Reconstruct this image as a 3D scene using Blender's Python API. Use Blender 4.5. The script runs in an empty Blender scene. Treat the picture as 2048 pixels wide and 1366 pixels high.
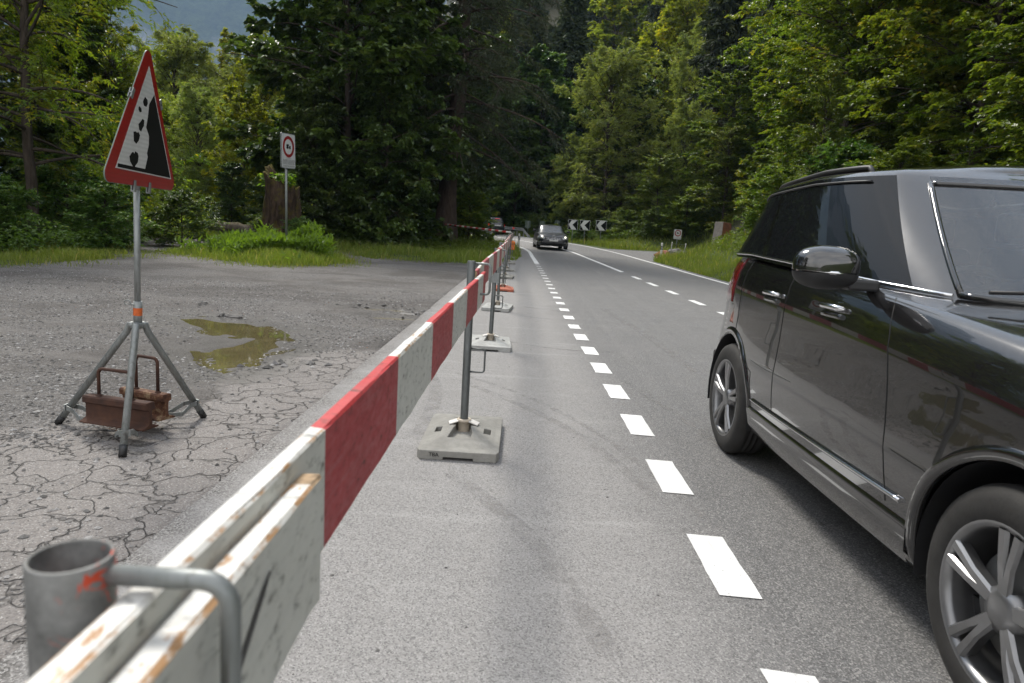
import bpy, bmesh, math, random
import numpy as np
from math import radians as RAD, sin, cos, pi
from mathutils import Vector, Matrix, noise as mnoise

S = bpy.context.scene
C = S.collection
random.seed(7)

# ------------------------------------------------------------------ camera
CAM_H = 1.25
PITCH, YAW, ROLL = RAD(8.987), RAD(0.325), RAD(3.5)
f_ = Vector((-sin(YAW) * cos(PITCH), cos(YAW) * cos(PITCH), -sin(PITCH)))
r0 = Vector((cos(YAW), sin(YAW), 0)); u0 = r0.cross(f_)
R_ = cos(ROLL) * r0 + sin(ROLL) * u0
U_ = -sin(ROLL) * r0 + cos(ROLL) * u0
cam = bpy.data.cameras.new('camera'); camo = bpy.data.objects.new('camera', cam)
C.objects.link(camo); S.camera = camo
m = Matrix((R_, U_, -f_)).transposed().to_4x4(); m.translation = (0, 0, CAM_H)
camo.matrix_world = m
cam.sensor_width = 36.0; cam.lens = 1365.0 / 2048.0 * 36.0
cam.clip_start = 0.05; cam.clip_end = 15000
cam.dof.use_dof = True; cam.dof.focus_distance = 5.0; cam.dof.aperture_fstop = 5.6

# ------------------------------------------------------------------ world, sun, exposure
SUN_EL, SUN_AZ = 52.0, -31.0            # azimuth from +Y (ahead), negative = left
w = bpy.data.worlds.new("World"); S.world = w; w.use_nodes = True
nt = w.node_tree; nt.nodes.clear()
out = nt.nodes.new('ShaderNodeOutputWorld'); bg = nt.nodes.new('ShaderNodeBackground')
sky = nt.nodes.new('ShaderNodeTexSky'); sky.sky_type = 'NISHITA'; sky.sun_disc = False
sky.sun_elevation = RAD(SUN_EL); sky.sun_rotation = RAD(SUN_AZ)
sky.air_density = 1.0; sky.dust_density = 2.5; sky.ozone_density = 1.0
# thin bright cloud cover over the blue
tc = nt.nodes.new('ShaderNodeTexCoord'); mp = nt.nodes.new('ShaderNodeMapping')
mp.inputs['Scale'].default_value = (1.0, 1.0, 2.2)
nz = nt.nodes.new('ShaderNodeTexNoise'); nz.inputs['Scale'].default_value = 2.2
nz.inputs['Detail'].default_value = 7; nz.inputs['Roughness'].default_value = .6
rp = nt.nodes.new('ShaderNodeValToRGB')
rp.color_ramp.elements[0].position = .30; rp.color_ramp.elements[0].color = (.45, .45, .45, 1)
rp.color_ramp.elements[1].position = .62; rp.color_ramp.elements[1].color = (1, 1, 1, 1)
mx = nt.nodes.new('ShaderNodeMix'); mx.data_type = 'RGBA'
mx.inputs[7].default_value = (9.2, 9.1, 9.0, 1)
L = nt.links
L.new(tc.outputs['Generated'], mp.inputs['Vector']); L.new(mp.outputs[0], nz.inputs['Vector'])
L.new(nz.outputs['Fac'], rp.inputs['Fac']); L.new(rp.outputs[0], mx.inputs[0])
L.new(sky.outputs[0], mx.inputs[6]); L.new(mx.outputs[2], bg.inputs['Color'])
L.new(bg.outputs[0], out.inputs['Surface'])
bg.inputs['Strength'].default_value = 0.095
sl = bpy.data.lights.new('sun', 'SUN'); so = bpy.data.objects.new('sun', sl); C.objects.link(so)
sl.energy = 3.6; sl.angle = RAD(14); sl.color = (1, .95, .86)
sd = Vector((sin(RAD(SUN_AZ)) * cos(RAD(SUN_EL)), cos(RAD(SUN_AZ)) * cos(RAD(SUN_EL)), sin(RAD(SUN_EL))))
so.rotation_euler = sd.to_track_quat('Z', 'Y').to_euler()
S.view_settings.view_transform = 'Standard'; S.view_settings.look = 'None'
S.view_settings.gamma = 1; S.view_settings.exposure = 0.98
S.render.engine = 'CYCLES'
S.cycles.max_bounces = 8; S.cycles.diffuse_bounces = 5; S.cycles.glossy_bounces = 3
S.cycles.transmission_bounces = 4; S.cycles.transparent_max_bounces = 8; S.cycles.volume_bounces = 0
S.cycles.caustics_reflective = False; S.cycles.caustics_refractive = False
S.cycles.sample_clamp_indirect = 6

# ------------------------------------------------------------------ helpers
def link(o, parent=None):
    C.objects.link(o)
    if parent: o.parent = parent
    return o

def tag(o, label=None, cat=None, group=None, kind=None):
    if label: o['label'] = label
    if cat: o['category'] = cat
    if group: o['group'] = group
    if kind: o['kind'] = kind
    return o

def empty(name, loc=(0, 0, 0), rz=0):
    o = bpy.data.objects.new(name, None); link(o)
    o.location = loc; o.rotation_euler = (0, 0, rz); o.empty_display_size = .2
    return o

class MB:
    """collects shapes for ONE mesh object"""
    def __init__(s): s.v = []; s.f = []; s.m = []; s.sm = []
    def add(s, vs, fs, mi=0, smooth=False):
        o = len(s.v); s.v += [tuple(p) for p in vs]
        for fc in fs:
            s.f.append(tuple(i + o for i in fc)); s.m.append(mi); s.sm.append(smooth)
    def box(s, a, b, mi=0):
        x0, y0, z0 = a; x1, y1, z1 = b
        s.add([(x0,y0,z0),(x1,y0,z0),(x1,y1,z0),(x0,y1,z0),(x0,y0,z1),(x1,y0,z1),(x1,y1,z1),(x0,y1,z1)],
              [(0,3,2,1),(4,5,6,7),(0,1,5,4),(1,2,6,5),(2,3,7,6),(3,0,4,7)], mi)
    def obox(s, c, ax, ay, az, mi=0):
        c = Vector(c); ax, ay, az = Vector(ax), Vector(ay), Vector(az)
        vs = [c+sx*ax+sy*ay+sz*az for sz in(-1,1) for sx,sy in((-1,-1),(1,-1),(1,1),(-1,1))]
        s.add(vs, [(0,3,2,1),(4,5,6,7),(0,1,5,4),(1,2,6,5),(2,3,7,6),(3,0,4,7)], mi)
    def prism(s, poly, a0, ax, ay, depth, mi=0, mside=None):
        """extrude 2-D poly given in frame a0,ax,ay by vector depth"""
        a0, ax, ay, depth = Vector(a0), Vector(ax), Vector(ay), Vector(depth)
        n = len(poly)
        vs = [a0+ax*p[0]+ay*p[1] for p in poly]; vs += [v+depth for v in vs]
        s.add(vs, [tuple(range(n))[::-1], tuple(range(n, 2*n))], mi)
        s.add(vs, [(i,(i+1)%n,n+(i+1)%n,n+i) for i in range(n)], mi if mside is None else mside)
    def tube(s, pts, rad, n=8, mi=0, cap=True, smooth=True):
        pts = [Vector(p) for p in pts]; k = len(pts)
        if not hasattr(rad, '__len__'): rad = [rad]*k
        vs = []; prev = None
        for i, p in enumerate(pts):
            t = (pts[min(i+1,k-1)]-pts[max(i-1,0)])
            if t.length < 1e-9: t = Vector((0,0,1))
            t.normalize()
            if prev is None:
                a = Vector((0,0,1)) if abs(t.z) < .9 else Vector((1,0,0))
                u = t.cross(a).normalized()
            else:
                u = prev - t*prev.dot(t)
                u = u.normalized() if u.length > 1e-6 else t.orthogonal().normalized()
            prev = u; v2 = t.cross(u)
            for j in range(n):
                a = 2*pi*j/n; vs.append(p+(u*cos(a)+v2*sin(a))*rad[i])
        fs = [(i*n+j, i*n+(j+1)%n, (i+1)*n+(j+1)%n, (i+1)*n+j) for i in range(k-1) for j in range(n)]
        s.add(vs, fs, mi, smooth)
        if cap: s.add(vs, [tuple(range(n))[::-1], tuple(range((k-1)*n, k*n))], mi)
    def lathe(s, prof, c=(0,0,0), axis='z', n=24, mi=0, smooth=True):
        vs = []; c = Vector(c); k = len(prof)
        for r, h in prof:
            for j in range(n):
                a = 2*pi*j/n
                p = (r*cos(a), r*sin(a), h) if axis == 'z' else (h, r*cos(a), r*sin(a))
                vs.append(c+Vector(p))
        s.add(vs, [(i*n+j, i*n+(j+1)%n, (i+1)*n+(j+1)%n, (i+1)*n+j) for i in range(k-1) for j in range(n)], mi, smooth)
    def grid(s, P, mi=0, smooth=True, flip=False):
        r = len(P); c = len(P[0]); vs = [p for row in P for p in row]
        fs = [(i*c+j, i*c+j+1, (i+1)*c+j+1, (i+1)*c+j) for i in range(r-1) for j in range(c-1)]
        if flip: fs = [q[::-1] for q in fs]
        s.add(vs, fs, mi, smooth)
    def build(s, name, mats, parent=None, bevel=0, fix=True, weld=True):
        me = bpy.data.meshes.new(name)
        me.from_pydata(s.v, [], s.f)
        for mt in (mats if isinstance(mats, (list, tuple)) else [mats]): me.materials.append(mt)
        me.polygons.foreach_set('material_index', s.m); me.polygons.foreach_set('use_smooth', s.sm)
        if weld:
            bm = bmesh.new(); bm.from_mesh(me)
            bmesh.ops.remove_doubles(bm, verts=bm.verts, dist=1e-5)
            if fix: bmesh.ops.recalc_face_normals(bm, faces=bm.faces)
            bm.to_mesh(me); bm.free()
        o = bpy.data.objects.new(name, me); link(o, parent)
        if bevel:
            b = o.modifiers.new('bevel', 'BEVEL'); b.width = bevel; b.segments = 2; b.limit_method = 'ANGLE'
            b.angle_limit = RAD(40)
        return o

def np_mesh(name, V, F, mats, tint=None, parent=None, smooth=False, mi=None):
    """fast mesh from numpy: V (n,3), F (m,k)"""
    me = bpy.data.meshes.new(name); V = np.asarray(V, np.float32); F = np.asarray(F, np.int32)
    me.vertices.add(len(V)); me.vertices.foreach_set('co', V.ravel())
    k = F.shape[1]; me.loops.add(F.size); me.loops.foreach_set('vertex_index', F.ravel())
    me.polygons.add(len(F)); me.polygons.foreach_set('loop_start', np.arange(0, F.size, k, dtype=np.int32))
    for mt in (mats if isinstance(mats, (list, tuple)) else [mats]): me.materials.append(mt)
    me.polygons.foreach_set('use_smooth', np.full(len(F), smooth))
    if mi is not None: me.polygons.foreach_set('material_index', np.asarray(mi, np.int32))
    me.update(calc_edges=True); me.validate()
    if tint is not None:
        a = me.attributes.new('tint', 'FLOAT', 'POINT'); a.data.foreach_set('value', np.asarray(tint, np.float32))
    o = bpy.data.objects.new(name, me); link(o, parent)
    return o

def copy_tree(o, parent=None):
    c = o.copy(); C.objects.link(c); c.parent = parent
    for ch in list(o.children): copy_tree(ch, c)
    return c

# ------------------------------------------------------------------ materials
class NT:
    def __init__(s, name):
        s.mat = bpy.data.materials.new(name); s.mat.use_nodes = True
        s.n = s.mat.node_tree.nodes; s.l = s.mat.node_tree.links
        s.b = s.n['Principled BSDF']; s.out = s.n['Material Output']
    def new(s, t, **kw):
        x = s.n.new(t)
        for k, v in kw.items(): setattr(x, k, v)
        return x
    def link(s, a, b): s.l.new(a, b)
    def set(s, **kw):
        for k, v in kw.items():
            s.b.inputs[k.replace('_', ' ')].default_value = v
        return s
    def coord(s, which='Object', scale=(1,1,1)):
        t = s.new('ShaderNodeTexCoord'); mpn = s.new('ShaderNodeMapping')
        mpn.inputs['Scale'].default_value = scale
        s.link(t.outputs[which], mpn.inputs['Vector']); return mpn.outputs[0]
    def noise(s, vec, scale, detail=4, rough=.55, dist=0):
        x = s.new('ShaderNodeTexNoise'); s.link(vec, x.inputs['Vector'])
        x.inputs['Scale'].default_value = scale; x.inputs['Detail'].default_value = detail
        x.inputs['Roughness'].default_value = rough; x.inputs['Distortion'].default_value = dist
        return x.outputs['Fac']
    def noisec(s, vec, scale, detail=2):
        x = s.new('ShaderNodeTexNoise'); s.link(vec, x.inputs['Vector'])
        x.inputs['Scale'].default_value = scale; x.inputs['Detail'].default_value = detail
        return x.outputs['Color']
    def voro(s, vec, scale, feature='F1', out='Distance', rnd=1):
        x = s.new('ShaderNodeTexVoronoi', feature=feature); s.link(vec, x.inputs['Vector'])
        x.inputs['Scale'].default_value = scale; x.inputs['Randomness'].default_value = rnd
        return x.outputs[out]
    def ramp(s, fac, stops):
        x = s.new('ShaderNodeValToRGB'); e = x.color_ramp.elements
        while len(e) < len(stops): e.new(.5)
        for i, (p, c) in enumerate(stops):
            e[i].position = p; e[i].color = (c, c, c, 1) if not hasattr(c, '__len__') else (*c, 1)
        s.link(fac, x.inputs['Fac']); return x.outputs['Color']
    def mix(s, fac, a, b, mode='MIX'):
        x = s.new('ShaderNodeMix', data_type='RGBA', blend_type=mode)
        for sock, v in ((0, fac), (6, a), (7, b)):
            if hasattr(v, 'is_linked') or isinstance(v, bpy.types.NodeSocket): s.link(v, x.inputs[sock])
            else: x.inputs[sock].default_value = (*v, 1) if hasattr(v, '__len__') else v
        return x.outputs[2]
    def math(s, op, a, b=0, clamp=False):
        x = s.new('ShaderNodeMath', operation=op); x.use_clamp = clamp
        for i, v in enumerate((a, b)):
            if isinstance(v, bpy.types.NodeSocket): s.link(v, x.inputs[i])
            else: x.inputs[i].default_value = v
        return x.outputs[0]
    def bump(s, h, strength=.5, dist=.01):
        x = s.new('ShaderNodeBump'); x.inputs['Strength'].default_value = strength
        x.inputs['Distance'].default_value = dist; s.link(h, x.inputs['Height'])
        s.link(x.outputs[0], s.b.inputs['Normal']); return x
    def attr(s, name):
        x = s.new('ShaderNodeAttribute'); x.attribute_name = name; return x.outputs['Fac']
    def col(s, c): s.link(c, s.b.inputs['Base Color'])
    def rgh(s, c): s.link(c, s.b.inputs['Roughness'])

def simple(name, colr, rough=.5, metal=0, var=.25, scale=6, bump=0, spec=.5, coat=0, coord='Object'):
    t = NT(name); v = t.coord(coord)
    n = t.noise(v, scale, 5, .6)
    c = tuple(colr)
    t.col(t.mix(t.ramp(n, [(.3, 0), (.7, 1)]), tuple(x*(1-var) for x in c), tuple(min(1, x*(1+var)) for x in c)))
    t.set(Roughness=rough, Metallic=metal, Coat_Weight=coat); t.b.inputs['Specular IOR Level'].default_value = spec
    if coat: t.b.inputs['Coat Roughness'].default_value = .04
    if bump: t.bump(t.noise(v, scale*6, 4), bump, .004)
    return t.mat

def emissive(name, colr, e):
    t = NT(name); t.set(Base_Color=(*colr, 1), Emission_Color=(*colr, 1), Emission_Strength=e, Roughness=.2); return t.mat

M = {}
def galv(name='galvanised_steel', f=1.0):
    t = NT(name); v = t.coord('Object', (1, 1, .35))
    a = t.voro(v, 90, 'F1', 'Color'); n = t.noise(v, 9, 6, .7); st = t.noise(t.coord('Object', (30, 30, 2.5)), 1.6, 4, .6)
    base = t.mix(t.ramp(n, [(.3, 0), (.75, 1)]), (.16*f, .173*f, .168*f), (.31*f, .325*f, .32*f))
    sp = t.new('ShaderNodeSeparateColor'); t.link(a, sp.inputs[0])
    base = t.mix(t.ramp(sp.outputs[0], [(0, 0), (1, .3)]), base, (.36*f, .38*f, .385*f))
    base = t.mix(t.ramp(st, [(.58, 0), (.72, .75)]), base, (.09, .085, .075))
    t.col(base); t.set(Metallic=.55, Roughness=.5); t.rgh(t.ramp(n, [(.2, .38), (.8, .62)]))
    t.bump(t.noise(v, 60, 3), .12, .002); return t.mat
M['galv'] = galv()

M['galv_post'] = galv('weathered_post_steel', .55)
def pipe_paint():
    t = NT('steel_with_orange_overspray'); v = t.coord('Object')
    n = t.noise(v, 12, 6, .7); n2 = t.noise(v, 34, 4, .65, 1.0); n3 = t.noise(v, 8, 5, .7, .6)
    base = t.mix(t.ramp(n, [(.3, 0), (.7, 1)]), (.075, .075, .072), (.30, .30, .29))
    base = t.mix(t.ramp(n3, [(.52, 0), (.60, .9)]), base, (.055, .052, .05))
    sep = t.new('ShaderNodeSeparateXYZ'); t.link(v, sep.inputs[0])
    side = t.math('MULTIPLY', t.ramp(sep.outputs['X'], [(.0, 0), (.022, 1)]), t.ramp(sep.outputs['Z'], [(.82, .35), (.93, 1)]))
    om = t.math('MULTIPLY', t.ramp(n2, [(.555, 0), (.59, 1)]), side)
    t.col(t.mix(om, base, (.55, .07, .03))); t.set(Metallic=.35, Roughness=.55)
    t.bump(n2, .15, .002); return t.mat
M['pipe_paint'] = pipe_paint()

def board(name, c, worn):
    t = NT(name); v = t.coord('Object')
    g = t.noise(t.coord('Object', (8, 1.2, 30)), 3.0, 6, .6)
    n = t.noise(v, 5, 6, .65); d = t.noise(t.coord('Object', (3, 6, 14)), 4.2, 7, .72, .4)
    d2 = t.noise(v, 38, 3, .6)
    col = t.mix(t.ramp(n, [(.3, 0), (.7, 1)]), tuple(x*.86 for x in c), tuple(min(1, x*1.06) for x in c))
    col = t.mix(t.ramp(g, [(.48, 0), (.78, .5)]), col, tuple(.6*x+.10 for x in c))
    dirt = t.math('MULTIPLY', t.ramp(d, [(.53, 0), (.64, 1)]), t.ramp(d2, [(.42, .15), (.62, 1)]))
    col = t.mix(t.math('MULTIPLY', dirt, .75), col, (.05, .045, .035))
    if worn:
        wv = t.noise(t.coord('Object', (6, 2.2, 6)), 6, 7, .75)
        col = t.mix(t.ramp(wv, [(.62-.05*worn, 0), (.66-.04*worn, 1)]), col, t.mix(d2, (.30, .15, .06), (.50, .30, .15)))
    t.col(col); t.set(Roughness=.55); t.rgh(t.ramp(d, [(.3, .42), (.8, .8)]))
    t.bump(t.math('ADD', g, t.math('MULTIPLY', d2, .25)), .22, .003); return t.mat
RED, WHI = (.37, .032, .038), (.59, .585, .535)
M['red'] = board('red_board_paint', RED, 0); M['white'] = board('white_board_paint', WHI, 0)
M['red_lit_edge'] = board('red_lit_edge_paint', (.50, .03, .035), .25); M['white_lit_edge'] = board('white_lit_edge_paint', (.70, .69, .66), .6); M['worn_edge'] = board('worn_board_arris', (.66, .64, .60), 2.6)  # sky light on board tops put into lighter colours; bare wood is wear
M['red_faded'] = board('faded_red_board_paint', (.40, .085, .095), 0)
M['wood_end'] = simple('bare_wood', (.36, .25, .15), .85, 0, .5, 60, .3)
M['red_plain'] = simple('red_plain_paint', (.45, .03, .03), .5, 0, .2)
M['black'] = simple('black_plastic', (.018, .018, .019), .5, 0, .3)
M['black_tape'] = simple('black_paint_line', (.012, .012, .012), .5, 0, .3)
M['rubber'] = simple('tyre_rubber', (.02, .019, .018), .75, 0, .35, 14, .2)
def residue():
    t = NT('sticker_residue'); v = t.coord('Object')
    n = t.noise(v, 22, 6, .7); n2 = t.noise(t.coord('Object', (5, 30, 10)), 2, 6, .75)
    t.col(t.mix(t.ramp(n2, [(.48, 0), (.56, 1)]), (.40, .37, .27), (.05, .045, .03))); t.set(Roughness=.8)
    tr = t.new('ShaderNodeBsdfTransparent'); ms = t.new('ShaderNodeMixShader')
    t.link(t.ramp(n, [(.45, .05), (.62, .75)]), ms.inputs[0]); t.link(tr.outputs[0], ms.inputs[1]); t.link(t.b.outputs[0], ms.inputs[2])
    t.link(ms.outputs[0], t.out.inputs[0]); return t.mat
M['residue'] = residue()

def concrete(name, c):
    t = NT(name); v = t.coord('Object'); n = t.noise(v, 7, 7, .65); n2 = t.noise(v, 70, 3, .6); n3 = t.noise(v, 3.1, 5, .7)
    col = t.mix(t.ramp(n, [(.3, 0), (.7, 1)]), tuple(x*.72 for x in c), tuple(x*1.15 for x in c))
    col = t.mix(t.ramp(n3, [(.5, 0), (.7, .5)]), col, tuple(x*.5 for x in c))
    col = t.mix(t.ramp(n2, [(.55, 0), (.75, .4)]), col, tuple(x*.45 for x in c))
    t.col(col); t.set(Roughness=.9); t.bump(t.math('ADD', n, t.math('MULTIPLY', n2, .4)), .35, .006); return t.mat
M['base'] = concrete('recycled_plastic_base', (.27, .262, .24)); M['base_light'] = concrete('pale_plastic_base', (.40, .40, .385))
M['base_orange'] = concrete('orange_plastic_base', (.42, .13, .08)); M['conc'] = concrete('weathered_concrete', (.25, .225, .20))
M['conc_red'] = concrete('rust_stained_concrete', (.30, .12, .07)); M['stone'] = concrete('grey_stone', (.20, .19, .18))
M['sock'] = simple('cream_plastic', (.52, .45, .36), .45, 0, .25, 20)
M['clip'] = simple('white_plastic_clip', (.62, .60, .57), .5, 0, .12, 20)
def rust():
    t = NT('rusty_iron'); v = t.coord('Object'); n = t.noise(v, 10, 7, .7); n2 = t.noise(v, 55, 4, .7)
    col = t.ramp(n, [(.3, (.030, .015, .011)), (.5, (.062, .027, .017)), (.68, (.09, .040, .022)), (.8, (.15, .08, .045))])
    col = t.mix(t.ramp(n2, [(.55, 0), (.7, .6)]), col, (.05, .022, .015)); t.col(col)
    t.set(Roughness=.85); t.bump(t.math('ADD', n, n2), .35, .004); return t.mat
M['rust'] = rust()
def rust2():
    t = NT('flaking_painted_rust'); v = t.coord('Object'); n = t.noise(v, 18, 7, .7); n2 = t.noise(v, 60, 4, .7)
    col = t.ramp(n, [(.38, (.06, .025, .014)), (.5, (.13, .055, .028)), (.60, (.30, .22, .13)), (.66, (.09, .04, .022))])
    t.col(col); t.set(Roughness=.85); t.bump(t.math('ADD', n, n2), .45, .004); return t.mat
M['rust2'] = rust2()

def sheet(name, c, rough=.35, band=0):
    """retroreflective sign sheeting: faint horizontal ribs"""
    t = NT(name); v = t.coord('Object'); n = t.noise(v, 14, 5, .6)
    wv = t.new('ShaderNodeTexWave', wave_type='BANDS', bands_direction='Z'); t.link(v, wv.inputs['Vector'])
    wv.inputs['Scale'].default_value = band or 1
    col = t.mix(t.ramp(n, [(.3, 0), (.7, 1)]), tuple(x*.85 for x in c), c)
    if band: col = t.mix(t.ramp(wv.outputs['Fac'], [(.3, 0), (.8, .28)]), col, tuple(x*.6 for x in c))
    t.col(col); t.set(Roughness=rough); return t.mat
M['s_red'] = sheet('sign_red', (.30, .008, .012), .3, 14); M['s_white'] = sheet('sign_white', (.60, .61, .60), .35, 14)
M['s_black'] = sheet('sign_black', (.008, .009, .008), .7); M['s_black'].node_tree.nodes['Principled BSDF'].inputs['Specular IOR Level'].default_value = .12; M['s_plain'] = sheet('sign_plain_white', (.62, .63, .63), .35)
M['s_back'] = simple('sign_back_grey_green', (.16, .20, .17), .5, .2, .2); M['s_orange'] = simple('orange_band_tape', (.55, .11, .02), .5, 0, .35, 30)
M['lamp_orange'] = simple('orange_lamp_plastic', (.70, .17, .02), .35, 0, .15)
M['post_white'] = simple('white_marker_plastic', (.60, .59, .55), .5, 0, .15)
M['steel_dark'] = simple('dull_rail_steel', (.27, .27, .26), .5, .5, .25)

# cars
def paint(name, c, flake=.0, rough=.28, metal=.5):
    t = NT(name); v = t.coord('Object'); n = t.noise(v, 1.6, 5, .6)
    t.col(t.mix(t.ramp(n, [(.3, 0), (.7, 1)]), tuple(x*.94 for x in c), tuple(x*1.06 for x in c)))
    t.set(Metallic=metal, Roughness=rough, Coat_Weight=1.0); t.b.inputs['Coat Roughness'].default_value = .02; t.b.inputs['Coat IOR'].default_value = 1.8
    du = t.noise(v, 5.5, 6, .65); t.rgh(t.ramp(du, [(.3, rough*.9), (.8, rough*1.35)]))
    return t.mat
M['suv_paint'] = paint('charcoal_metallic_paint', (.013, .0125, .0132), rough=.16, metal=.3); M['black_paint'] = paint('black_car_paint', (.004, .004, .005), rough=.35, metal=.0); M['black_paint'].node_tree.nodes['Principled BSDF'].inputs['Coat Roughness'].default_value = .18; M['black_paint'].node_tree.nodes['Principled BSDF'].inputs['Coat Weight'].default_value = .15
M['blue_black_paint'] = paint('dark_blue_car_paint', (.018, .022, .032))
M['chrome'] = simple('chrome', (.72, .72, .73), .12, 1, .03)
M['alloy'] = simple('alloy_wheel', (.24, .24, .245), .32, .85, .15)
def glass(name, c, tr):
    t = NT(name); t.set(Base_Color=(*c, 1), Roughness=.02, Coat_Weight=1.0); t.b.inputs['Coat Roughness'].default_value = .0
    t.b.inputs['Coat IOR'].default_value = 1.7
    if not tr and name == 'tinted_glass': t.set(Coat_Weight=.0); t.b.inputs['Specular IOR Level'].default_value = .35
    if tr:
        tb = t.new('ShaderNodeBsdfTransparent'); tb.inputs[0].default_value = (.72, .80, .78, 1)
        fr = t.new('ShaderNodeFresnel'); fr.inputs[0].default_value = 2.3
        gl = t.new('ShaderNodeBsdfGlossy'); gl.inputs['Roughness'].default_value = .015
        ms = t.new('ShaderNodeMixShader'); t.link(fr.outputs[0], ms.inputs[0]); t.link(tb.outputs[0], ms.inputs[1]); t.link(gl.outputs[0], ms.inputs[2])
        t.link(ms.outputs[0], t.out.inputs[0])
    return t.mat
M['glass_dark'] = glass('tinted_glass', (.008, .009, .010), 0); M['glass'] = glass('clear_car_glass', (.02, .02, .02), 1)
M['glass_far'] = glass('far_car_glass', (.03, .032, .034), 0); M['glass_far'].node_tree.nodes['Principled BSDF'].inputs['Roughness'].default_value = .22; M['glass_far'].node_tree.nodes['Principled BSDF'].inputs['Coat Weight'].default_value = 0
M['lens'] = glass('lamp_lens', (.25, .26, .27), 0); M['tail'] = simple('tail_lamp_red', (.16, .006, .008), .12, 0, .1, coat=1)
M['tail_on'] = emissive('lit_tail_lamp', (.6, .015, .012), .45); M['head_on'] = emissive('lit_headlamp', (1, .95, .82), .9)
M['interior'] = simple('dark_interior', (.03, .029, .028), .8); M['plate'] = simple('number_plate_white', (.60, .60, .58), .4, 0, .06)
M['gloss_black'] = simple('gloss_black_trim', (.008, .008, .008), .06, 0, .1, coat=1)
M['seam'] = simple('panel_gap', (.004, .004, .004), .8)
# ------------------------------------------------------------------ terrain functions
def rise(y):
    t = np.maximum(np.asarray(y, float) - 9, 0); t1 = np.minimum(t, 66)
    return np.where(t1 < 40, .009*t1+.00022*t1*t1, .712+.0266*(t1-40))

def catmull(P, n=10):
    P = np.array(P, float); out = []
    for i in range(len(P)-1):
        p0 = P[max(i-1, 0)]; p1 = P[i]; p2 = P[i+1]; p3 = P[min(i+2, len(P)-1)]
        for k in range(n):
            t = k/n
            out.append(.5*((2*p1)+(-p0+p2)*t+(2*p0-5*p1+4*p2-p3)*t*t+(-p0+3*p1-3*p2+p3)*t**3))
    out.append(P[-1]); return np.array(out)
LP = [(.79,-8),(.79,3),(.76,7),(.67,14.3),(.57,22),(.43,29.5),(.21,36.7),(-.6,41.8),(-2.4,47),(-5,52),(-9,57),(-15,61.5),(-24,66),(-45,72)]
CP = [(3.85,-8),(3.83,3),(3.81,8),(3.72,14),(3.5,22),(3.15,30.5),(2.66,38.6),(1.65,44.8),(-.05,50.8),(-2.6,56.3),(-6.3,61),(-12.2,65.5),(-21.5,70),(-43,76)]
RP = [(6.6,-8),(6.55,3),(6.5,8),(6.38,15),(6.2,22),(5.95,31.2),(5.45,40.5),(4.3,48),(2.3,54.5),(-.5,60.3),(-3.9,64.8),(-9.8,69.3),(-19.2,74),(-41,80)]
Lc, Cc, Rc = catmull(LP), catmull(CP), catmull(RP)
def off(c, d):                       # offset a curve to the right by d
    t = np.gradient(c, axis=0); t /= np.linalg.norm(t, axis=1)[:, None]
    return c + np.stack([t[:, 1], -t[:, 0]], 1)*d
ER = off(Rc, .35)
ELy = [(-1.36,-8),(-1.36,3),(-1.38,7),(-1.36,14.3),(-1.25,19),(-.85,23.2),(-.12,28.4),(-.12,36.7)]
EL = off(Lc, -.32); ncut = 60
e2 = catmull(ELy); EL[:ncut+10] = np.stack([np.interp(Lc[:ncut+10, 1], e2[:, 1], e2[:, 0]), Lc[:ncut+10, 1]], 1)
def Rx(y): return np.interp(y, ER[:90, 1], ER[:90, 0])
def Lx(y): return np.interp(y, EL[:, 1], EL[:, 0])

def sstep(a, b, x):
    t = np.clip((np.asarray(x, float)-a)/(b-a), 0, 1); return t*t*(3-2*t)
def inpoly(x, y, P):
    x = np.asarray(x, float); y = np.asarray(y, float); r = np.zeros(np.broadcast(x, y).shape, bool)
    n = len(P)
    for i in range(n):
        x0, y0 = P[i]; x1, y1 = P[(i+1) % n]
        c = ((y0 > y) != (y1 > y)) & (x < (x1-x0)*(y-y0)/((y1-y0) or 1e-9)+x0); r ^= c
    return r
def pdist(x, y, P, closed=True):
    d = np.full(np.broadcast(x, y).shape, 1e9); n = len(P)
    for i in range(n if closed else n-1):
        a = np.array(P[i], float); b = np.array(P[(i+1) % n], float); ab = b-a
        t = np.clip(((x-a[0])*ab[0]+(y-a[1])*ab[1])/max(ab@ab, 1e-9), 0, 1)
        d = np.minimum(d, np.hypot(x-a[0]-t*ab[0], y-a[1]-t*ab[1]))
    return d
PUDDLE = [(-4.29,8.32),(-4.0,8.55),(-3.62,8.3),(-3.29,8.32),(-2.86,7.85),(-2.6,7.42),(-2.34,6.85),(-2.42,6.35),(-2.4,6.02),(-2.34,5.55),(-2.62,5.85),(-2.86,6.2),(-3.02,6.5),(-2.86,6.85),(-2.86,7.2),(-3.15,7.33),(-3.5,7.55),(-3.9,7.85)]
GRAVEL = [(.6,-8),(.6,19),(.2,22.3),(-2.35,22.9),(-4.6,22.7),(-7.0,26.6),(-8.5,28.4),(-10.5,28.6),(-14.4,28.4),(-15.4,25.4),(-12.6,21.4),(-10.2,17.6),(-9.9,15.5),(-10.1,13.2),(-11.5,10),(-13,5),(-14,-8)]
ISLAND = [(-10.6,19.7),(-9.6,19.0),(-8.6,18.6),(-7.6,17.6),(-6.9,17.5),(-6.4,16.9),(-5.8,17.6),(-5.2,18.1),(-4.9,19.6),(-5.5,21.3),(-6.6,23.6),(-7.6,25.4),(-8.9,25.6),(-9.3,24.2),(-8.9,22.6),(-9.1,21.0),(-9.9,20.5)]
POTS = [(-2.0,10.35,.75,.28,.05),(-1.75,9.5,.5,.22,.05),(-1.55,9.95,.42,.16,.06),(-2.6,11.5,.5,.2,.03),(-1.85,12.9,.5,.16,.04)]

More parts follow.
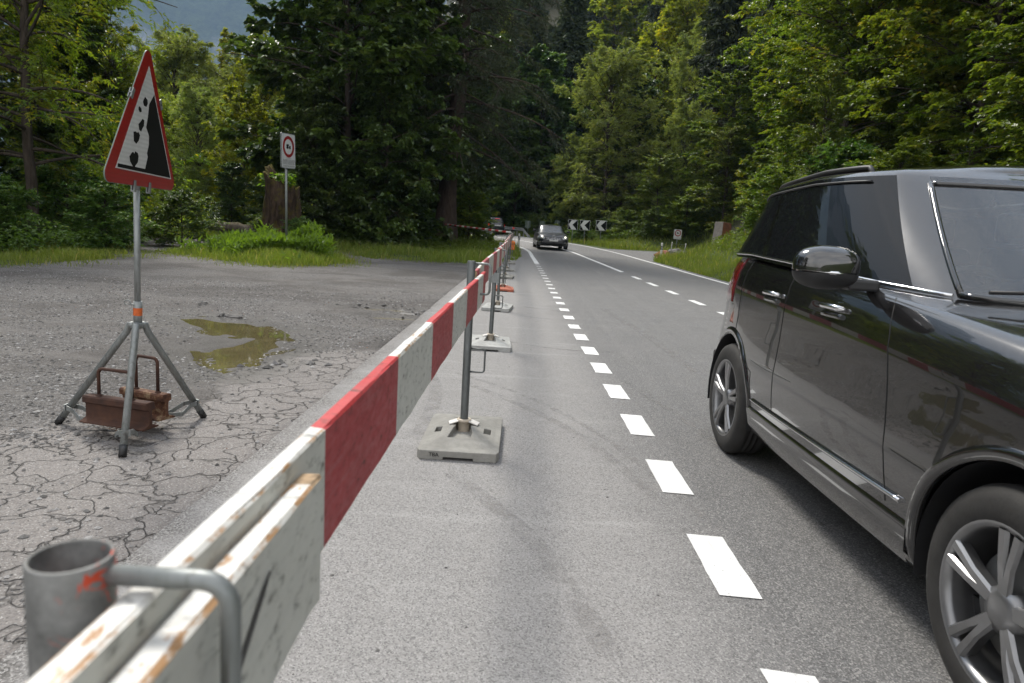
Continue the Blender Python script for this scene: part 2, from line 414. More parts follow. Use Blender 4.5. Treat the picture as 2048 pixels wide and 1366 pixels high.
def vnoise(x, y, s, seed=0):
    """smooth value noise"""
    rng = np.random.RandomState(seed); g = rng.rand(64, 64)
    x = np.asarray(x)*s+17.3; y = np.asarray(y)*s+5.1; xi = np.floor(x).astype(int); yi = np.floor(y).astype(int)
    fx = x-xi; fy = y-yi; fx = fx*fx*(3-2*fx); fy = fy*fy*(3-2*fy); q = lambda a, b: g[a % 64, b % 64]
    return (q(xi, yi)*(1-fx)+q(xi+1, yi)*fx)*(1-fy)+(q(xi, yi+1)*(1-fx)+q(xi+1, yi+1)*fx)*fy

def terrain(x, y):
    x = np.asarray(x, float); y = np.asarray(y, float)
    z = rise(y).copy() if hasattr(rise(y), 'copy') else rise(y)
    z = z+np.zeros(np.broadcast(x, y).shape)
    d = x-Rx(np.minimum(y, 46))
    flat = sstep(31.5, 35, y)*(1-sstep(46, 51, y))*(1-sstep(11, 15, x)*sstep(9.8, 11, x))
    far = sstep(45, 55, y)
    bank = .42*np.maximum(d-.3, 0)*(1-.72*far)
    bank = np.where(bank > 2.6, 2.6+(bank-2.6)*.6, bank)
    z = z+bank*(1-.96*flat)*(1-sstep(46, 60, y)*(x < 3))
    # wooded hill behind the bend and valley floor to its left
    a = x+.13*y
    up = np.maximum(y-88+.45*np.clip(x, -60, 200), 0)*sstep(-30, 30, a)
    z = z+.72*up*sstep(0, 60, up)
    # mound of the grass island and verge
    ins = inpoly(x, y, ISLAND)
    z = z+np.where(ins, .16*sstep(0, 1.8, pdist(x, y, ISLAND)), 0)
    return z

def terrain1(x, y): return float(terrain(np.array([x]), np.array([y]))[0])

# ------------------------------------------------------------------ ground sheet
def lines(a):
    o = []
    for s0, s1, st in a: o += list(np.arange(s0, s1, st))
    return np.array(o+[a[-1][1]])
gx = lines([(-420,-60,20),(-60,-26,2),(-26,-9,.5),(-9,-1.2,.06),(-1.2,1,.4),(1,6,1),(6,12,.4),(12,30,1),(30,80,5),(80,420,20)])
gy = lines([(-60,-8,6),(-8,.6,.6),(.6,14,.06),(14,30,.33),(30,60,.6),(60,100,2),(100,300,8),(300,460,20)])
GX, GY = np.meshgrid(gx, gy)
GZ = terrain(GX, GY)
lot = inpoly(GX, GY, GRAVEL) & ~inpoly(GX, GY, ISLAND)
GZ += np.where(lot, .028*(vnoise(GX, GY, 1.3, 1)-.5)+.014*(vnoise(GX, GY, 4.5, 2)-.5)+.008*(vnoise(GX, GY, 11, 9)-.5)-.012, 0)
pin = inpoly(GX, GY, PUDDLE); pd = pdist(GX, GY, PUDDLE)
nearp = (pd < .8)
GZ = np.where(pin, GZ-.05*sstep(0, .25, pd)-.02, GZ-.026*(1-sstep(.02, .6, pd))*nearp)
damp = np.where(pin, 1, 1-sstep(.12, .75, pd+.4*(vnoise(GX, GY, 5, 3)-.5)))
for px, py, rx, ry, dp in POTS:
    q = np.hypot((GX-px)/rx, (GY-py)/ry)+.5*(vnoise(GX, GY, 4, 4)-.5)
    GZ -= dp*(1-sstep(.55, 1.0, q)); GZ += .022*np.exp(-((q-1.15)/.2)**2)*(GY > py); damp = np.maximum(damp, 1-sstep(.6, 1.5, q))
onroad = (GX > Lx(np.minimum(GY, 44))) & (GX < Rx(np.minimum(GY, 44))) & (GY < 44)
bend = (GY >= 36) & inpoly(GX, GY, np.concatenate([EL[60:], ER[60:][::-1]]))
GZ -= np.where(onroad | bend, .05, 0)
ROUGH = (lot | (GX < -9))
grass = np.where(lot, 0, 1.0)
ed = np.minimum(pdist(GX, GY, GRAVEL), pdist(GX, GY, ISLAND))
grass = np.where(lot, .46-.46*sstep(0, 1.0, ed), .46+.54*sstep(0, 1.0, ed)); grass *= (GX < Lx(np.minimum(GY, 40))-.9) | (GX > 3) | (GY > 21)
forest = sstep(27, 31, GY)*(GX < -2.2)*(1-inpoly(GX, GY, [(-8,24),(-2.5,22),(0,27),(1,45),(-3,38),(-6,29)]))
forest = np.maximum(forest, (GX < -12.5)*sstep(14, 17, GY)*(1-sstep(-.5, .5, GY-24))*1.0)
forest = np.maximum(forest, sstep(11.5, 14, GX)*(GY > 0)); forest = np.maximum(forest, sstep(68, 80, GY))
crack = (1-sstep(1.6, 2.5, -GX+.9*(vnoise(GX, GY, .9, 6)-.5)))*(1-sstep(5.2, 8.4, GY+2*(vnoise(GX, GY, .8, 8)-.5)))
crack = np.maximum(crack, .95*(1-sstep(2.9, 4.3, GY-.1+1.2*(vnoise(GX, GY, 1.1, 5)-.5)))*(GX < -1))
ny, nx = GX.shape
idx = np.arange(nx*ny).reshape(ny, nx)
F = np.stack([idx[:-1, :-1], idx[:-1, 1:], idx[1:, 1:], idx[1:, :-1]], -1).reshape(-1, 4)

def ground_mat():
    t = NT('gravel_grass_and_forest_floor'); v = t.coord('Object')
    g = t.attr('grass'); fo = t.attr('forest'); cr = t.attr('crack'); dm = t.attr('damp')
    big = t.noise(v, .9, 6, .6); mid = t.noise(v, 4.5, 6, .65); fin = t.noise(v, 26, 5, .65)
    # loose gravel: cells of many greys
    cell = t.new('ShaderNodeSeparateColor'); t.link(t.voro(v, 75, 'F1', 'Color'), cell.inputs[0])
    dist = t.voro(v, 75, 'F1', 'Distance')
    cell2 = t.new('ShaderNodeSeparateColor'); t.link(t.voro(v, 170, 'F1', 'Color'), cell2.inputs[0])
    grav = t.ramp(cell.outputs[0], [(0, (.035, .033, .032)), (.45, (.115, .109, .105)), (.8, (.20, .19, .185)), (1, (.40, .39, .38))])
    grav2 = t.ramp(cell2.outputs[1], [(0, (.045, .043, .041)), (.6, (.14, .132, .126)), (1, (.33, .32, .31))])
    grav = t.mix(t.ramp(mid, [(.42, 0), (.58, 1)]), grav, grav2)
    dust = t.mix(fin, (.115, .104, .096), (.185, .168, .156))
    grav = t.mix(t.math('MULTIPLY', t.ramp(big, [(.40, 0), (.62, 1)]), .42), grav, dust)
    grav = t.mix(t.ramp(t.noise(v, .55, 4, .6, .5), [(.42, 0), (.60, .6)]), grav, (.068, .060, .055))
    grav = t.mix(t.ramp(t.noise(t.coord('Object', (.55, 1.6, 1)), 1.25, 6, .65, .4), [(.52, 0), (.68, .55)]), grav, (.19, .178, .168))
    # old asphalt broken into plates
    dv = t.mix(.5, v, t.noisec(v, 2.5, 3), 'ADD')
    wv = t.new('ShaderNodeVectorMath', operation='SCALE'); t.link(t.noisec(v, 3.2, 3), wv.inputs[0]); wv.inputs[3].default_value = .5
    av = t.new('ShaderNodeVectorMath', operation='ADD'); t.link(v, av.inputs[0]); t.link(wv.outputs[0], av.inputs[1])
    e1 = t.voro(av.outputs[0], 4.1, 'DISTANCE_TO_EDGE'); e2 = t.voro(av.outputs[0], 8.5, 'DISTANCE_TO_EDGE')
    ck = t.math('MINIMUM', e1, t.math('ADD', t.math('MULTIPLY', e2, .8), t.ramp(mid, [(.44, .2), (.60, .0)])))
    crk = t.math('MULTIPLY', t.ramp(ck, [(.0, 1), (.007, .85), (.020, 0)]), t.ramp(t.noise(v, 1.5, 4, .6), [(.34, .35), (.55, 1)]))
    pl = t.new('ShaderNodeSeparateColor'); t.link(t.voro(av.outputs[0], 4.1, 'F1', 'Color'), pl.inputs[0])
    asp = t.mix(fin, (.185, .170, .161), (.262, .242, .230)); asp = t.mix(t.math('MULTIPLY', pl.outputs[0], .35), asp, (.15, .138, .13))
    asp = t.mix(t.ramp(cell2.outputs[0], [(.72, 0), (.9, .6)]), asp, (.09, .086, .083))
    asp = t.mix(t.ramp(cell2.outputs[2], [(.86, 0), (.96, .6)]), asp, (.42, .41, .39))
    asp = t.mix(t.math('MULTIPLY', crk, .6), asp, (.075, .07, .066))
    asp = t.mix(t.ramp(ck, [(.02, .6), (.06, 0)]), asp, grav)
    c0 = t.mix(t.ramp(t.math('ADD', cr, t.math('MULTIPLY', t.math('SUBTRACT', mid, .5), 1.1)), [(.42, 0), (.56, 1)]), grav, asp)
    c0 = t.mix(t.math('MULTIPLY', dm, .8), c0, t.mix(fin, (.035, .032, .029), (.085, .077, .07)))
    # grass and forest floor
    gr = t.mix(mid, (.030, .050, .012), (.075, .105, .022)); gr = t.mix(t.ramp(fin, [(.5, 0), (.75, .6)]), gr, (.11, .095, .035))
    fl = t.mix(fin, (.022, .018, .011), (.055, .045, .025)); fl = t.mix(t.ramp(mid, [(.45, 0), (.6, .8)]), fl, (.022, .035, .010))
    gm = t.ramp(t.math('ADD', g, t.math('MULTIPLY', t.math('SUBTRACT', mid, .5), 1.5)), [(.42, 0), (.58, 1)])
    c1 = t.mix(gm, c0, gr); c1 = t.mix(fo, c1, fl); t.col(c1)
    rg = t.math('SUBTRACT', .95, t.math('MULTIPLY', dm, .5)); t.rgh(rg)
    t.b.inputs['Specular IOR Level'].default_value = .35
    h = t.math('ADD', t.math('MULTIPLY', t.math('SUBTRACT', 1, dist), t.math('SUBTRACT', .85, t.math('MULTIPLY', cr, .6))), t.math('MULTIPLY', fin, .5))
    h = t.math('SUBTRACT', h, t.math('MULTIPLY', t.math('MULTIPLY', crk, cr), 1.6))
    t.bump(h, 1.0, .014); return t.mat
M['ground'] = ground_mat()
ground = np_mesh('ground', np.stack([GX, GY, GZ], -1).reshape(-1, 3), F, M['ground'], smooth=True)
tag(ground, kind='structure')
for nm, arr in (('grass', grass), ('forest', forest), ('crack', crack), ('damp', damp)):
    a = ground.data.attributes.new(nm, 'FLOAT', 'POINT'); a.data.foreach_set('value', np.asarray(arr, np.float32).ravel())

# ------------------------------------------------------------------ road and markings
def road_mat(name, near):
    t = NT(name); v = t.coord('Object')
    sep = t.new('ShaderNodeSeparateXYZ'); t.link(v, sep.inputs[0])
    big = t.noise(v, .7, 5, .6); mid = t.noise(v, 5, 6, .65); fin = t.noise(v, 60, 4, .7)
    cs = t.new('ShaderNodeSeparateColor'); t.link(t.voro(v, 200, 'F1', 'Color'), cs.inputs[0])
    c2 = t.new('ShaderNodeSeparateColor'); t.link(t.voro(v, 170, 'F1', 'Color'), c2.inputs[0])
    st = t.noise(t.coord('Object', (9, .10, 1)), 1.1, 4, .6)
    lane = t.mix(mid, (.112, .111, .112), (.142, .140, .140))
    lane = t.mix(t.ramp(st, [(.42, 0), (.68, .45)]), lane, (.165, .162, .160))
    lane = t.mix(t.ramp(t.noise(v, 1.6, 6, .7), [(.52, 0), (.70, .5)]), lane, (.085, .084, .084))
    lane = t.mix(t.ramp(t.noise(t.coord('Object', (.8, .25, 1)), 1.3, 7, .75), [(.56, 0), (.66, .45)]), lane, (.19, .185, .18))
    should = t.mix(mid, (.222, .214, .210), (.272, .263, .258))
    should = t.mix(t.ramp(st, [(.4, 0), (.7, .4)]), should, (.21, .205, .202))
    arc = t.noise(t.coord('Object', (.35, 3.2, 1)), 1.7, 5, .55, .9)
    should = t.mix(t.ramp(arc, [(.56, 0), (.70, .55)]), should, (.33, .322, .315))
    edge = t.math('ADD', sep.outputs[0], t.math('MULTIPLY', t.math('SUBTRACT', big, .5), .8))
    base = t.mix(t.ramp(t.math('MULTIPLY', edge, 1), [(.50, 0), (1.15, 1)]), should, lane) if near else lane
    base = t.mix(t.ramp(cs.outputs[0], [(.45, 0), (.95, .75)]), base, t.mix(.65, base, (.01, .01, .01)))
    base = t.mix(t.ramp(cs.outputs[1], [(.62, 0), (.97, .62)]), base, (.38, .37, .36))
    sp2 = t.math('MULTIPLY', t.ramp(c2.outputs[2], [(.93, 0), (.95, 1)]), t.ramp(t.voro(v, 170, 'F1', 'Distance'), [(.22, .75), (.42, 0)]))
    base = t.mix(sp2, base, (.50, .49, .48))
    base = t.mix(t.math('MULTIPLY', t.ramp(c2.outputs[0], [(.975, 0), (.985, 1)]), t.ramp(t.voro(v, 170, 'F1', 'Distance'), [(.3, .7), (.5, 0)])), base, (.035, .033, .032))
    base = t.mix(t.ramp(big, [(.5, 0), (.75, .22)]), base, (.20, .19, .185))
    if near:                                              # broken, dusty left margin
        mg = t.math('ADD', sep.outputs[0], t.math('MULTIPLY', t.math('SUBTRACT', t.noise(v, 2.6, 7, .7), .5), .75))
        gv = t.ramp(c2.outputs[1], [(0, (.06, .057, .054)), (.5, (.155, .146, .139)), (1, (.33, .32, .31))])
        base = t.mix(t.ramp(t.math('ADD', t.math('MULTIPLY', mg, .5), 1.0), [(.305, 1), (.40, 0)]), base, gv)
    t.col(base); t.set(Roughness=.82); t.b.inputs['Specular IOR Level'].default_value = .45
    t.bump(t.math('ADD', t.math('MULTIPLY', cs.outputs[2], .6), fin), .45, .004); return t.mat
M['asphalt'] = road_mat('worn_asphalt', True); M['asphalt_side'] = road_mat('side_asphalt', False)
nl = 22; rows = []
dn = catmull(np.concatenate([EL, ER], 1)[:, :], 3)
for r in dn:
    a, b = r[:2], r[2:]
    rows.append([(a[0]+(b[0]-a[0])*k/nl, a[1]+(b[1]-a[1])*k/nl) for k in range(nl+1)])
rows = np.array(rows); z = rise(rows[..., 1])+.004
V = np.concatenate([rows, z[..., None]], -1); ny, nx = V.shape[:2]; idx = np.arange(nx*ny).reshape(ny, nx)
Fq = np.stack([idx[:-1, :-1], idx[:-1, 1:], idx[1:, 1:], idx[1:, :-1]], -1).reshape(-1, 4)
road = np_mesh('road', V.reshape(-1, 3), Fq, M['asphalt'], smooth=True); tag(road, kind='structure')
# mouth of the side road on the right
sr = []
for k in range(13):
    y = 32.8+k*(45.2-32.8)/12
    x0 = float(Rx(y))+.004; s = k/12
    ya, yb = 38.2+s*4.6, 38.9+s*4.2
    sr.append([(x0*(1-q)+11*q, (y*(1-q)+(yb if q > .5 else ya)*q)) for q in np.linspace(0, 1, 12)])
sr = np.array(sr); V = np.concatenate([sr, (np.maximum(terrain(sr[..., 0], sr[..., 1]), rise(sr[..., 1]))+.03*np.linspace(0, 1, 12)+.003)[..., None]], -1)
ny, nx = V.shape[:2]; idx = np.arange(nx*ny).reshape(ny, nx)
Fq = np.stack([idx[:-1, :-1], idx[:-1, 1:], idx[1:, 1:], idx[1:, :-1]], -1).reshape(-1, 4)
tag(np_mesh('side_road', V.reshape(-1, 3), Fq, M['asphalt_side'], smooth=True), kind='structure')

def mark_mat():
    t = NT('road_marking_white'); v = t.coord('Object'); n = t.noise(v, 45, 5, .7); n2 = t.noise(v, 3, 5, .6)
    c = t.mix(t.ramp(n2, [(.3, 0), (.7, 1)]), (.66, .66, .65), (.80, .80, .79))
    c = t.mix(t.ramp(n, [(.61, 0), (.67, .7)]), c, (.19, .187, .185)); c = t.mix(t.ramp(t.noise(t.coord('Object', (14, .5, 1)), 1.6, 5, .6), [(.5, 0), (.68, .4)]), c, (.36, .355, .35)); t.col(c); t.set(Roughness=.7)
    t.bump(n, .3, .002); return t.mat
M['mark'] = mark_mat()
mk = MB()
def strip(c, w, i0=None, i1=None, n=1):
    l, r = off(c, -w/2), off(c, w/2)
    P = [[(l[i][0], l[i][1], float(rise(l[i][1]))+.008), (r[i][0], r[i][1], float(rise(r[i][1]))+.008)] for i in range(len(c))]
    mk.grid(P, 0, False, flip=True)
def seg(c, y0, y1): return np.array([p for p in c if y0 <= p[1] <= y1])
def dense(c): return np.stack([np.interp(np.linspace(0, 1, len(c)*6), np.linspace(0, 1, len(c)), c[:, k]) for k in (0, 1)], 1)
Ld, Cd, Rd = dense(Lc), dense(Cc), dense(Rc)
rg = random.Random(3)
for k in range(-6, 23):                                    # short dashes along the lay-by
    y0 = 2.31+k*1.0; y1 = y0+.51+(.06 if k == -1 else 0)
    pts = []
    j = [rg.uniform(-.012, .012) for _ in range(4)]
    xa = np.interp(y0, Ld[:, 1], Ld[:, 0]); xb = np.interp(y1, Ld[:, 1], Ld[:, 0])
    n = 7; P = []
    for q in range(n):
        s = q/(n-1)
        P.append([(xa+(xb-xa)*s+rg.uniform(-.003, .003), y0+(y1-y0)*s+(j[0] if q in (0, n-1) else 0), float(rise(y0))+.008),
                  (xa+(xb-xa)*s+.155+rg.uniform(-.003, .003), y0+(y1-y0)*s+(j[1]-.012 if q in (0, n-1) else -.012), float(rise(y0))+.008)])
    mk.grid(P, 0, False, flip=True)
strip(off(seg(Ld, 25.0, 80), .075), .17)
strip(seg(Cd, 23.3, 90), .16)
for y0, y1 in ((20.2,21.5),(18.0,19.2),(15.9,16.9),(13.7,14.8),(11.6,12.7),(9.4,10.5),(7.2,8.3),(5,6.1),(2.8,3.9)):
    strip(seg(Cd, y0, y1) if len(seg(Cd, y0, y1)) > 1 else np.array([[3.75, y0], [3.75, y1]]), .15)
strip(seg(Rd, -8, 90), .15)
tag(mk.build('road_markings', M['mark'], weld=False), kind='structure')

# pale arcs left by turning tyres on the lay-by
def scuff_mat():
    t = NT('pale_tyre_scuffs'); v = t.coord('Object'); n = t.noise(v, 7, 6, .7); n2 = t.noise(v, 60, 4, .7)
    t.col(t.mix(n2, (.20, .19, .185), (.30, .29, .28))); t.set(Roughness=.9)
    tr = t.new('ShaderNodeBsdfTransparent'); ms = t.new('ShaderNodeMixShader')
    t.link(t.math('MULTIPLY', t.ramp(n, [(.40, 0), (.70, .7)]), t.ramp(n2, [(.35, .2), (.6, 1)])), ms.inputs[0]); t.link(tr.outputs[0], ms.inputs[1]); t.link(t.b.outputs[0], ms.inputs[2])
    t.link(ms.outputs[0], t.out.inputs[0]); return t.mat
sc_ = MB()
for k, (P, wd) in enumerate((([(-.45,5.6),(.0,5.0),(.45,4.2),(.75,3.2)], .07), ([(-.5,5.9),(.1,5.2),(.6,4.2),(.95,2.9)], .05), ([(-.15,7.9),(.3,7.6),(.75,7.5),(1.1,7.55)], .06), ([(-.3,3.4),(.1,2.7),(.35,1.9)], .09), ([(.1,11.6),(.5,11.3),(1.0,11.2)], .08), ([(-.1,10.4),(.4,10.2),(.9,10.3)], .05), ([(1.0,6.0),(1.3,4.4),(1.45,3.0)], .07), ([(-.9,6.5),(-.6,5.2),(-.55,4.0)], .10), ([(-.2,14.5),(.3,14.2),(.8,14.3)], .09), ([(1.5,12),(1.75,9),(1.8,6.5)], .12))):
    c = catmull(P, 10); a, b = off(c, -wd/2), off(c, wd/2)
    sc_.grid([[(a[i][0], a[i][1], float(rise(a[i][1]))+.0062+k*.00012), (b[i][0], b[i][1], float(rise(b[i][1]))+.0062+k*.00012)] for i in range(len(c))], 0, False)
tag(sc_.build('road_scuffs', scuff_mat(), fix=False, weld=False), kind='structure')

# ------------------------------------------------------------------ puddle water
def water_mat():
    t = NT('muddy_water'); v = t.coord('Object'); n = t.noise(v, 2.2, 5, .6)
    t.col(t.mix(t.ramp(n, [(.3, 0), (.7, 1)]), (.088, .074, .036), (.138, .116, .058)))
    t.set(Roughness=.03); t.b.inputs['IOR'].default_value = 1.40; t.b.inputs['Specular IOR Level'].default_value = .8
    t.bump(t.noise(v, 8, 3), .012, .01); return t.mat
M['water'] = water_mat()
pw = MB(); P = np.array(PUDDLE); cen = P.mean(0)
def grow(P, d):
    q = np.roll(P, -1, 0)-np.roll(P, 1, 0); q /= np.linalg.norm(q, axis=1)[:, None]
    return P+np.stack([q[:, 1], -q[:, 0]], 1)*-d
PW = grow(P, .12) ; PW2 = catmull(np.concatenate([PW, PW[:1]]), 6)[:-1]
rngp = random.Random(5)
pw.add([(x+.03*mnoise.noise((x*9, y*9, 0)), y+.03*mnoise.noise((x*9, y*9, 4)), -.040) for x, y in PW2], [tuple(range(len(PW2)))])
tag(pw.build('puddle', M['water']), kind='structure')
for px, py, s in ((-1.98, 10.33, .42), (-1.72, 9.47, .36)):
    q = MB(); q.add([(px+s*1.1*cos(a)*(1+.25*mnoise.noise((cos(a)*2, sin(a)*2, px))), py+.33*s*sin(a), float(rise(py))-.043) for a in np.linspace(0, 2*pi, 22)[:-1]], [tuple(range(21))])
    tag(q.build('puddle', M['water']), kind='structure')

# ------------------------------------------------------------------ loose stones
def stones(n, fx, smin, smax, seed, name, mat, pw=2.4, squash=.6):
    rng = np.random.RandomState(seed); p = fx(rng, n); n = len(p)
    u = np.array([(1,0,0),(.3,.95,0),(-.8,.6,0),(-.8,-.6,0),(.3,-.95,0),(0,0,1),(0,0,-.6)])
    fc = np.array([(0,1,5),(1,2,5),(2,3,5),(3,4,5),(4,0,5),(1,0,6),(2,1,6),(3,2,6),(4,3,6),(0,4,6)])
    s = smin+(smax-smin)*rng.rand(n)**pw
    V = u[None]*(1+.5*(rng.rand(n, 7, 3)-.5)); a = rng.rand(n)*2*pi
    V = V*np.stack([np.ones(n), .6+.4*rng.rand(n), squash*(.6+.5*rng.rand(n))], -1)[:, None]*s[:, None, None]
    X = V[..., 0]*np.cos(a)[:, None]-V[..., 1]*np.sin(a)[:, None]; Y = V[..., 0]*np.sin(a)[:, None]+V[..., 1]*np.cos(a)[:, None]
    V = np.stack([X+p[:, :1], Y+p[:, 1:2], V[..., 2]+p[:, 2:3]+s[:, None]*.15], -1)
    Fc = (fc[None]+7*np.arange(n)[:, None, None]).reshape(-1, 3)
    return np_mesh(name, V.reshape(-1, 3), Fc, mat, tint=np.repeat(rng.rand(n), 7))
def stone_mat():
    t = NT('loose_stone'); a = t.attr('tint'); v = t.coord('Object')
    c = t.ramp(a, [(0, (.05, .048, .046)), (.4, (.15, .145, .14)), (.8, (.24, .23, .225)), (1, (.42, .41, .40))])
    t.col(t.mix(t.ramp(t.noise(v, 80, 3), [(.4, 0), (.7, .4)]), c, (.09, .085, .08))); t.set(Roughness=.9); return t.mat
M['stones'] = stone_mat()
from bisect import bisect_right
def gz(x, y):                                              # height of the actual ground mesh
    i = np.clip(np.searchsorted(gx, x)-1, 0, len(gx)-2); j = np.clip(np.searchsorted(gy, y)-1, 0, len(gy)-2)
    fx = (x-gx[i])/(gx[i+1]-gx[i]); fy = (y-gy[j])/(gy[j+1]-gy[j])
    return (GZ[j, i]*(1-fx)+GZ[j, i+1]*fx)*(1-fy)+(GZ[j+1, i]*(1-fx)+GZ[j+1, i+1]*fx)*fy
def lotpts(rng, n):
    y = 2+11*rng.rand(n)**1.5; x = -1.4-(.6*y+3.0)*rng.rand(n)
    cz = ((x > -2.3) & (y < 6.5)) | (y < 3.4)
    k = (~cz | (rng.rand(n) < .10)) & (vnoise(x, y, 1.1, 21)+.5*vnoise(x, y, 4, 22)+.3*rng.rand(n) > .70) & ~inpoly(x, y, PUDDLE); x, y = x[k], y[k]
    return np.stack([x, y, gz(x, y)], 1)
tag(stones(60000, lotpts, .003, .019, 1, 'gravel', M['stones']), kind='stuff')
def shpts(rng, n):
    y = .9+9*rng.rand(n)**1.6; x = -1.35+2.3*rng.rand(n); return np.stack([x, y, rise(y)+.004], 1)
tag(stones(700, shpts, .002, .009, 2, 'road_grit', M['stones'], 3.5), kind='stuff')
ru = np.random.RandomState(12)
def crumbs(rng, n):
    k = rng.randint(0, 3, n); cx = np.array([-1.5, -1.95, -2.1])[k]; cy = np.array([9.85, 10.4, 5.9])[k]
    x = cx+.35*rng.randn(n); y = cy+.12*rng.randn(n); return np.stack([x, y, gz(x, y)], 1)
tag(stones(120, crumbs, .01, .055, 3, 'asphalt_rubble', M['stones'], 2.0), kind='stuff')
# ------------------------------------------------------------------ barrier posts
def boolean_cut(o, cutters):
    dg = None
    for c in cutters:
        md = o.modifiers.new('cut', 'BOOLEAN'); md.operation = 'DIFFERENCE'; md.object = c; md.solver = 'EXACT'
    bv = o.modifiers.new('bevel', 'BEVEL'); bv.width = .004; bv.segments = 2; bv.limit_method = 'ANGLE'; bv.angle_limit = RAD(35)
    dg = bpy.context.evaluated_depsgraph_get(); dg.update()
    me = bpy.data.meshes.new_from_object(o.evaluated_get(dg))
    o.modifiers.clear(); o.data = me
    for c in cutters: bpy.data.objects.remove(c)

def text_mesh(name, body, size, mat, parent, mw):
    cu = bpy.data.curves.new(name, 'FONT'); cu.body = body; cu.size = size; cu.extrude = .0006
    cu.align_x = 'CENTER'; t = bpy.data.objects.new(name, cu); C.objects.link(t)
    bpy.context.view_layer.update()
    me = bpy.data.meshes.new_from_object(t.evaluated_get(bpy.context.evaluated_depsgraph_get()))
    bpy.data.objects.remove(t); me.materials.clear(); me.materials.append(mat)
    o = bpy.data.objects.new(name, me); link(o, parent); o.matrix_local = mw; return o

def base_mesh(name, mat, parent):
    b = MB(); X, Y, h0, h1 = .225, .385, .052, .105
    px, py = .07, .10; k = .035
    rim = [(-X,-Y+k),(-X+k*.4,-Y),(X-k*.4,-Y),(X,-Y+k),(X,Y-k),(X-k*.4,Y),(-X+k*.4,Y),(-X,Y-k)]
    top = [(-px,-py+.02),(-px+.02,-py),(px-.02,-py),(px,-py+.02),(px,py-.02),(px-.02,py),(-px+.02,py),(-px,py-.02)]
    mid = [(x*.86, y*.86) for x, y in rim]
    rings = [[(x, y, 0) for x, y in rim], [(x, y, h0) for x, y in rim], [(x, y, h0+.006) for x, y in mid], [(x, y, h1) for x, y in top]]
    for i in range(3):
        b.add(rings[i]+rings[i+1], [(j, (j+1) % 8, 8+(j+1) % 8, 8+j) for j in range(8)])
    b.add(rings[0], [tuple(range(8))[::-1]]); b.add(rings[3], [tuple(range(8))])
    o = b.build(name, mat, parent)
    cs = []
    c = MB(); c.prism([(-.075,-.215),(.055,-.215),(.06,-.14),(.045,-.05),(.045,.04),(-.045,.04),(-.045,-.05),(-.06,-.14)], (0,0,.062), (1,0,0), (0,1,0), (0,0,.2)); cs.append(c.build('cutter', mat))
    c = MB(); c.box((-.08,-.5,-.1), (.085,.5,.016)); cs.append(c.build('cutter', mat))
    for sx in (-1, 1):
        c = MB(); c.prism([(sx*.125,-.115),(sx*.165,-.085),(sx*.165,.015),(sx*.125,-.015)], (0,0,.038), (1,0,0), (0,1,0), (0,0,.2)); cs.append(c.build('cutter', mat))
        c = MB(); c.prism([(sx*.03,.15),(sx*.08,.19),(sx*.08,.22),(sx*.03,.19)], (0,0,.045), (1,0,0), (0,1,0), (0,0,.2)); cs.append(c.build('cutter', mat))
    boolean_cut(o, cs)
    return o

def make_post(first=False, top=1.076, near=False):
    r = empty('barrier_post')
    base_mesh('base_plate', M['base'], r)
    p = MB(); R = .030 if near else .0235; ri = R-.0035; n = 32
    pr = [(ri, .3), (ri, top-.0012), (ri+.001, top), (R-.001, top), (R, top-.0012), (R, .07)]
    p.lathe(pr, n=n); p.build('pole', M['pipe_paint'] if near else M['galv_post'], r)
    s = MB(); s.lathe([(.036, .055), (.036, .118), (.043, .118), (.043, .134), (.028, .137), (.026, .10)], n=20); s.build('socket', M['sock'], r)
    for sx in (-1, 1):
        c = MB(); c.obox((sx*.062, -.01, .117), (.026, 0, sx*-.010), (sx*.006, .03, 0), (0, 0, .003)); c.build('clip', M['clip'], r, .001)
    rr = .0078 if near else .0068
    def arc(x0, z0, x1, z1, rad, end=False):
        P = [(x0, 0, z0)]
        for k in range(7):
            a = pi/2*k/6; P.append((x1-rad+rad*sin(a), 0, z0-rad+rad*cos(a)))
        for k in range(7):
            a = pi/2*k/6; P.append((x1-rad+rad*cos(a), 0, z1+rad-rad*sin(a)))
        P.append((x0 if not end else x1-.03, 0, z1)); return P
    x1 = .121 if near else .112
    b = MB(); b.tube(arc(R-.003, top-.014, x1, top-.19, .022), rr, 12); b.build('bracket', M['galv'], r)
    if not near:
        b = MB(); b.tube(arc(R-.003, .562, .105, .423, .016), rr*.85, 10); b.build('bracket', M['galv_post'], r)
    return r
near_post = make_post(True, .989, True); near_post.location = (-.327, .481, 0)
for ch in near_post.children:
    if ch.name.startswith('bracket'): ch.rotation_euler = (0, 0, RAD(1))
tag(near_post, 'nearest steel barrier pipe at lower left, open at the top and spattered with orange paint', 'barrier post', 'barrier posts along the lay-by')
p0 = make_post()
tb = text_mesh('lettering', 'TBA', .030, M['s_black'], p0, Matrix.Translation((-.13, -.3858, .020)) @ Matrix.Rotation(pi/2, 4, 'X'))
labels = {
 0: 'galvanised barrier post on the grey square base plate marked TBA, nearest full post',
 1: 'barrier post on the second, paler base plate with a steel clamp plate below its top',
 2: 'barrier post on the light grey base just in front of the orange base',
 3: 'barrier post standing on the only orange base plate of the row',
 4: 'barrier post on the small grey base just behind the orange base',
 5: 'barrier post on the dark-slotted base plate two behind the orange base',
 6: 'barrier post with clamp plate on the farthest visible grey base, by the grass verge',
 7: 'last barrier post of the row, beside the orange warning lamp on the verge'}
spots = [(-.280,3.965,1.076,0), (-.285,7.5,1.12,3), (-.33,11.05,1.13,-4), (-.345,14.4,1.12,2), (-.39,17.8,1.12,-3), (-.42,20.6,1.12,5), (-.42,24.2,1.14,0), (-.44,27.6,1.12,2)]
posts = []
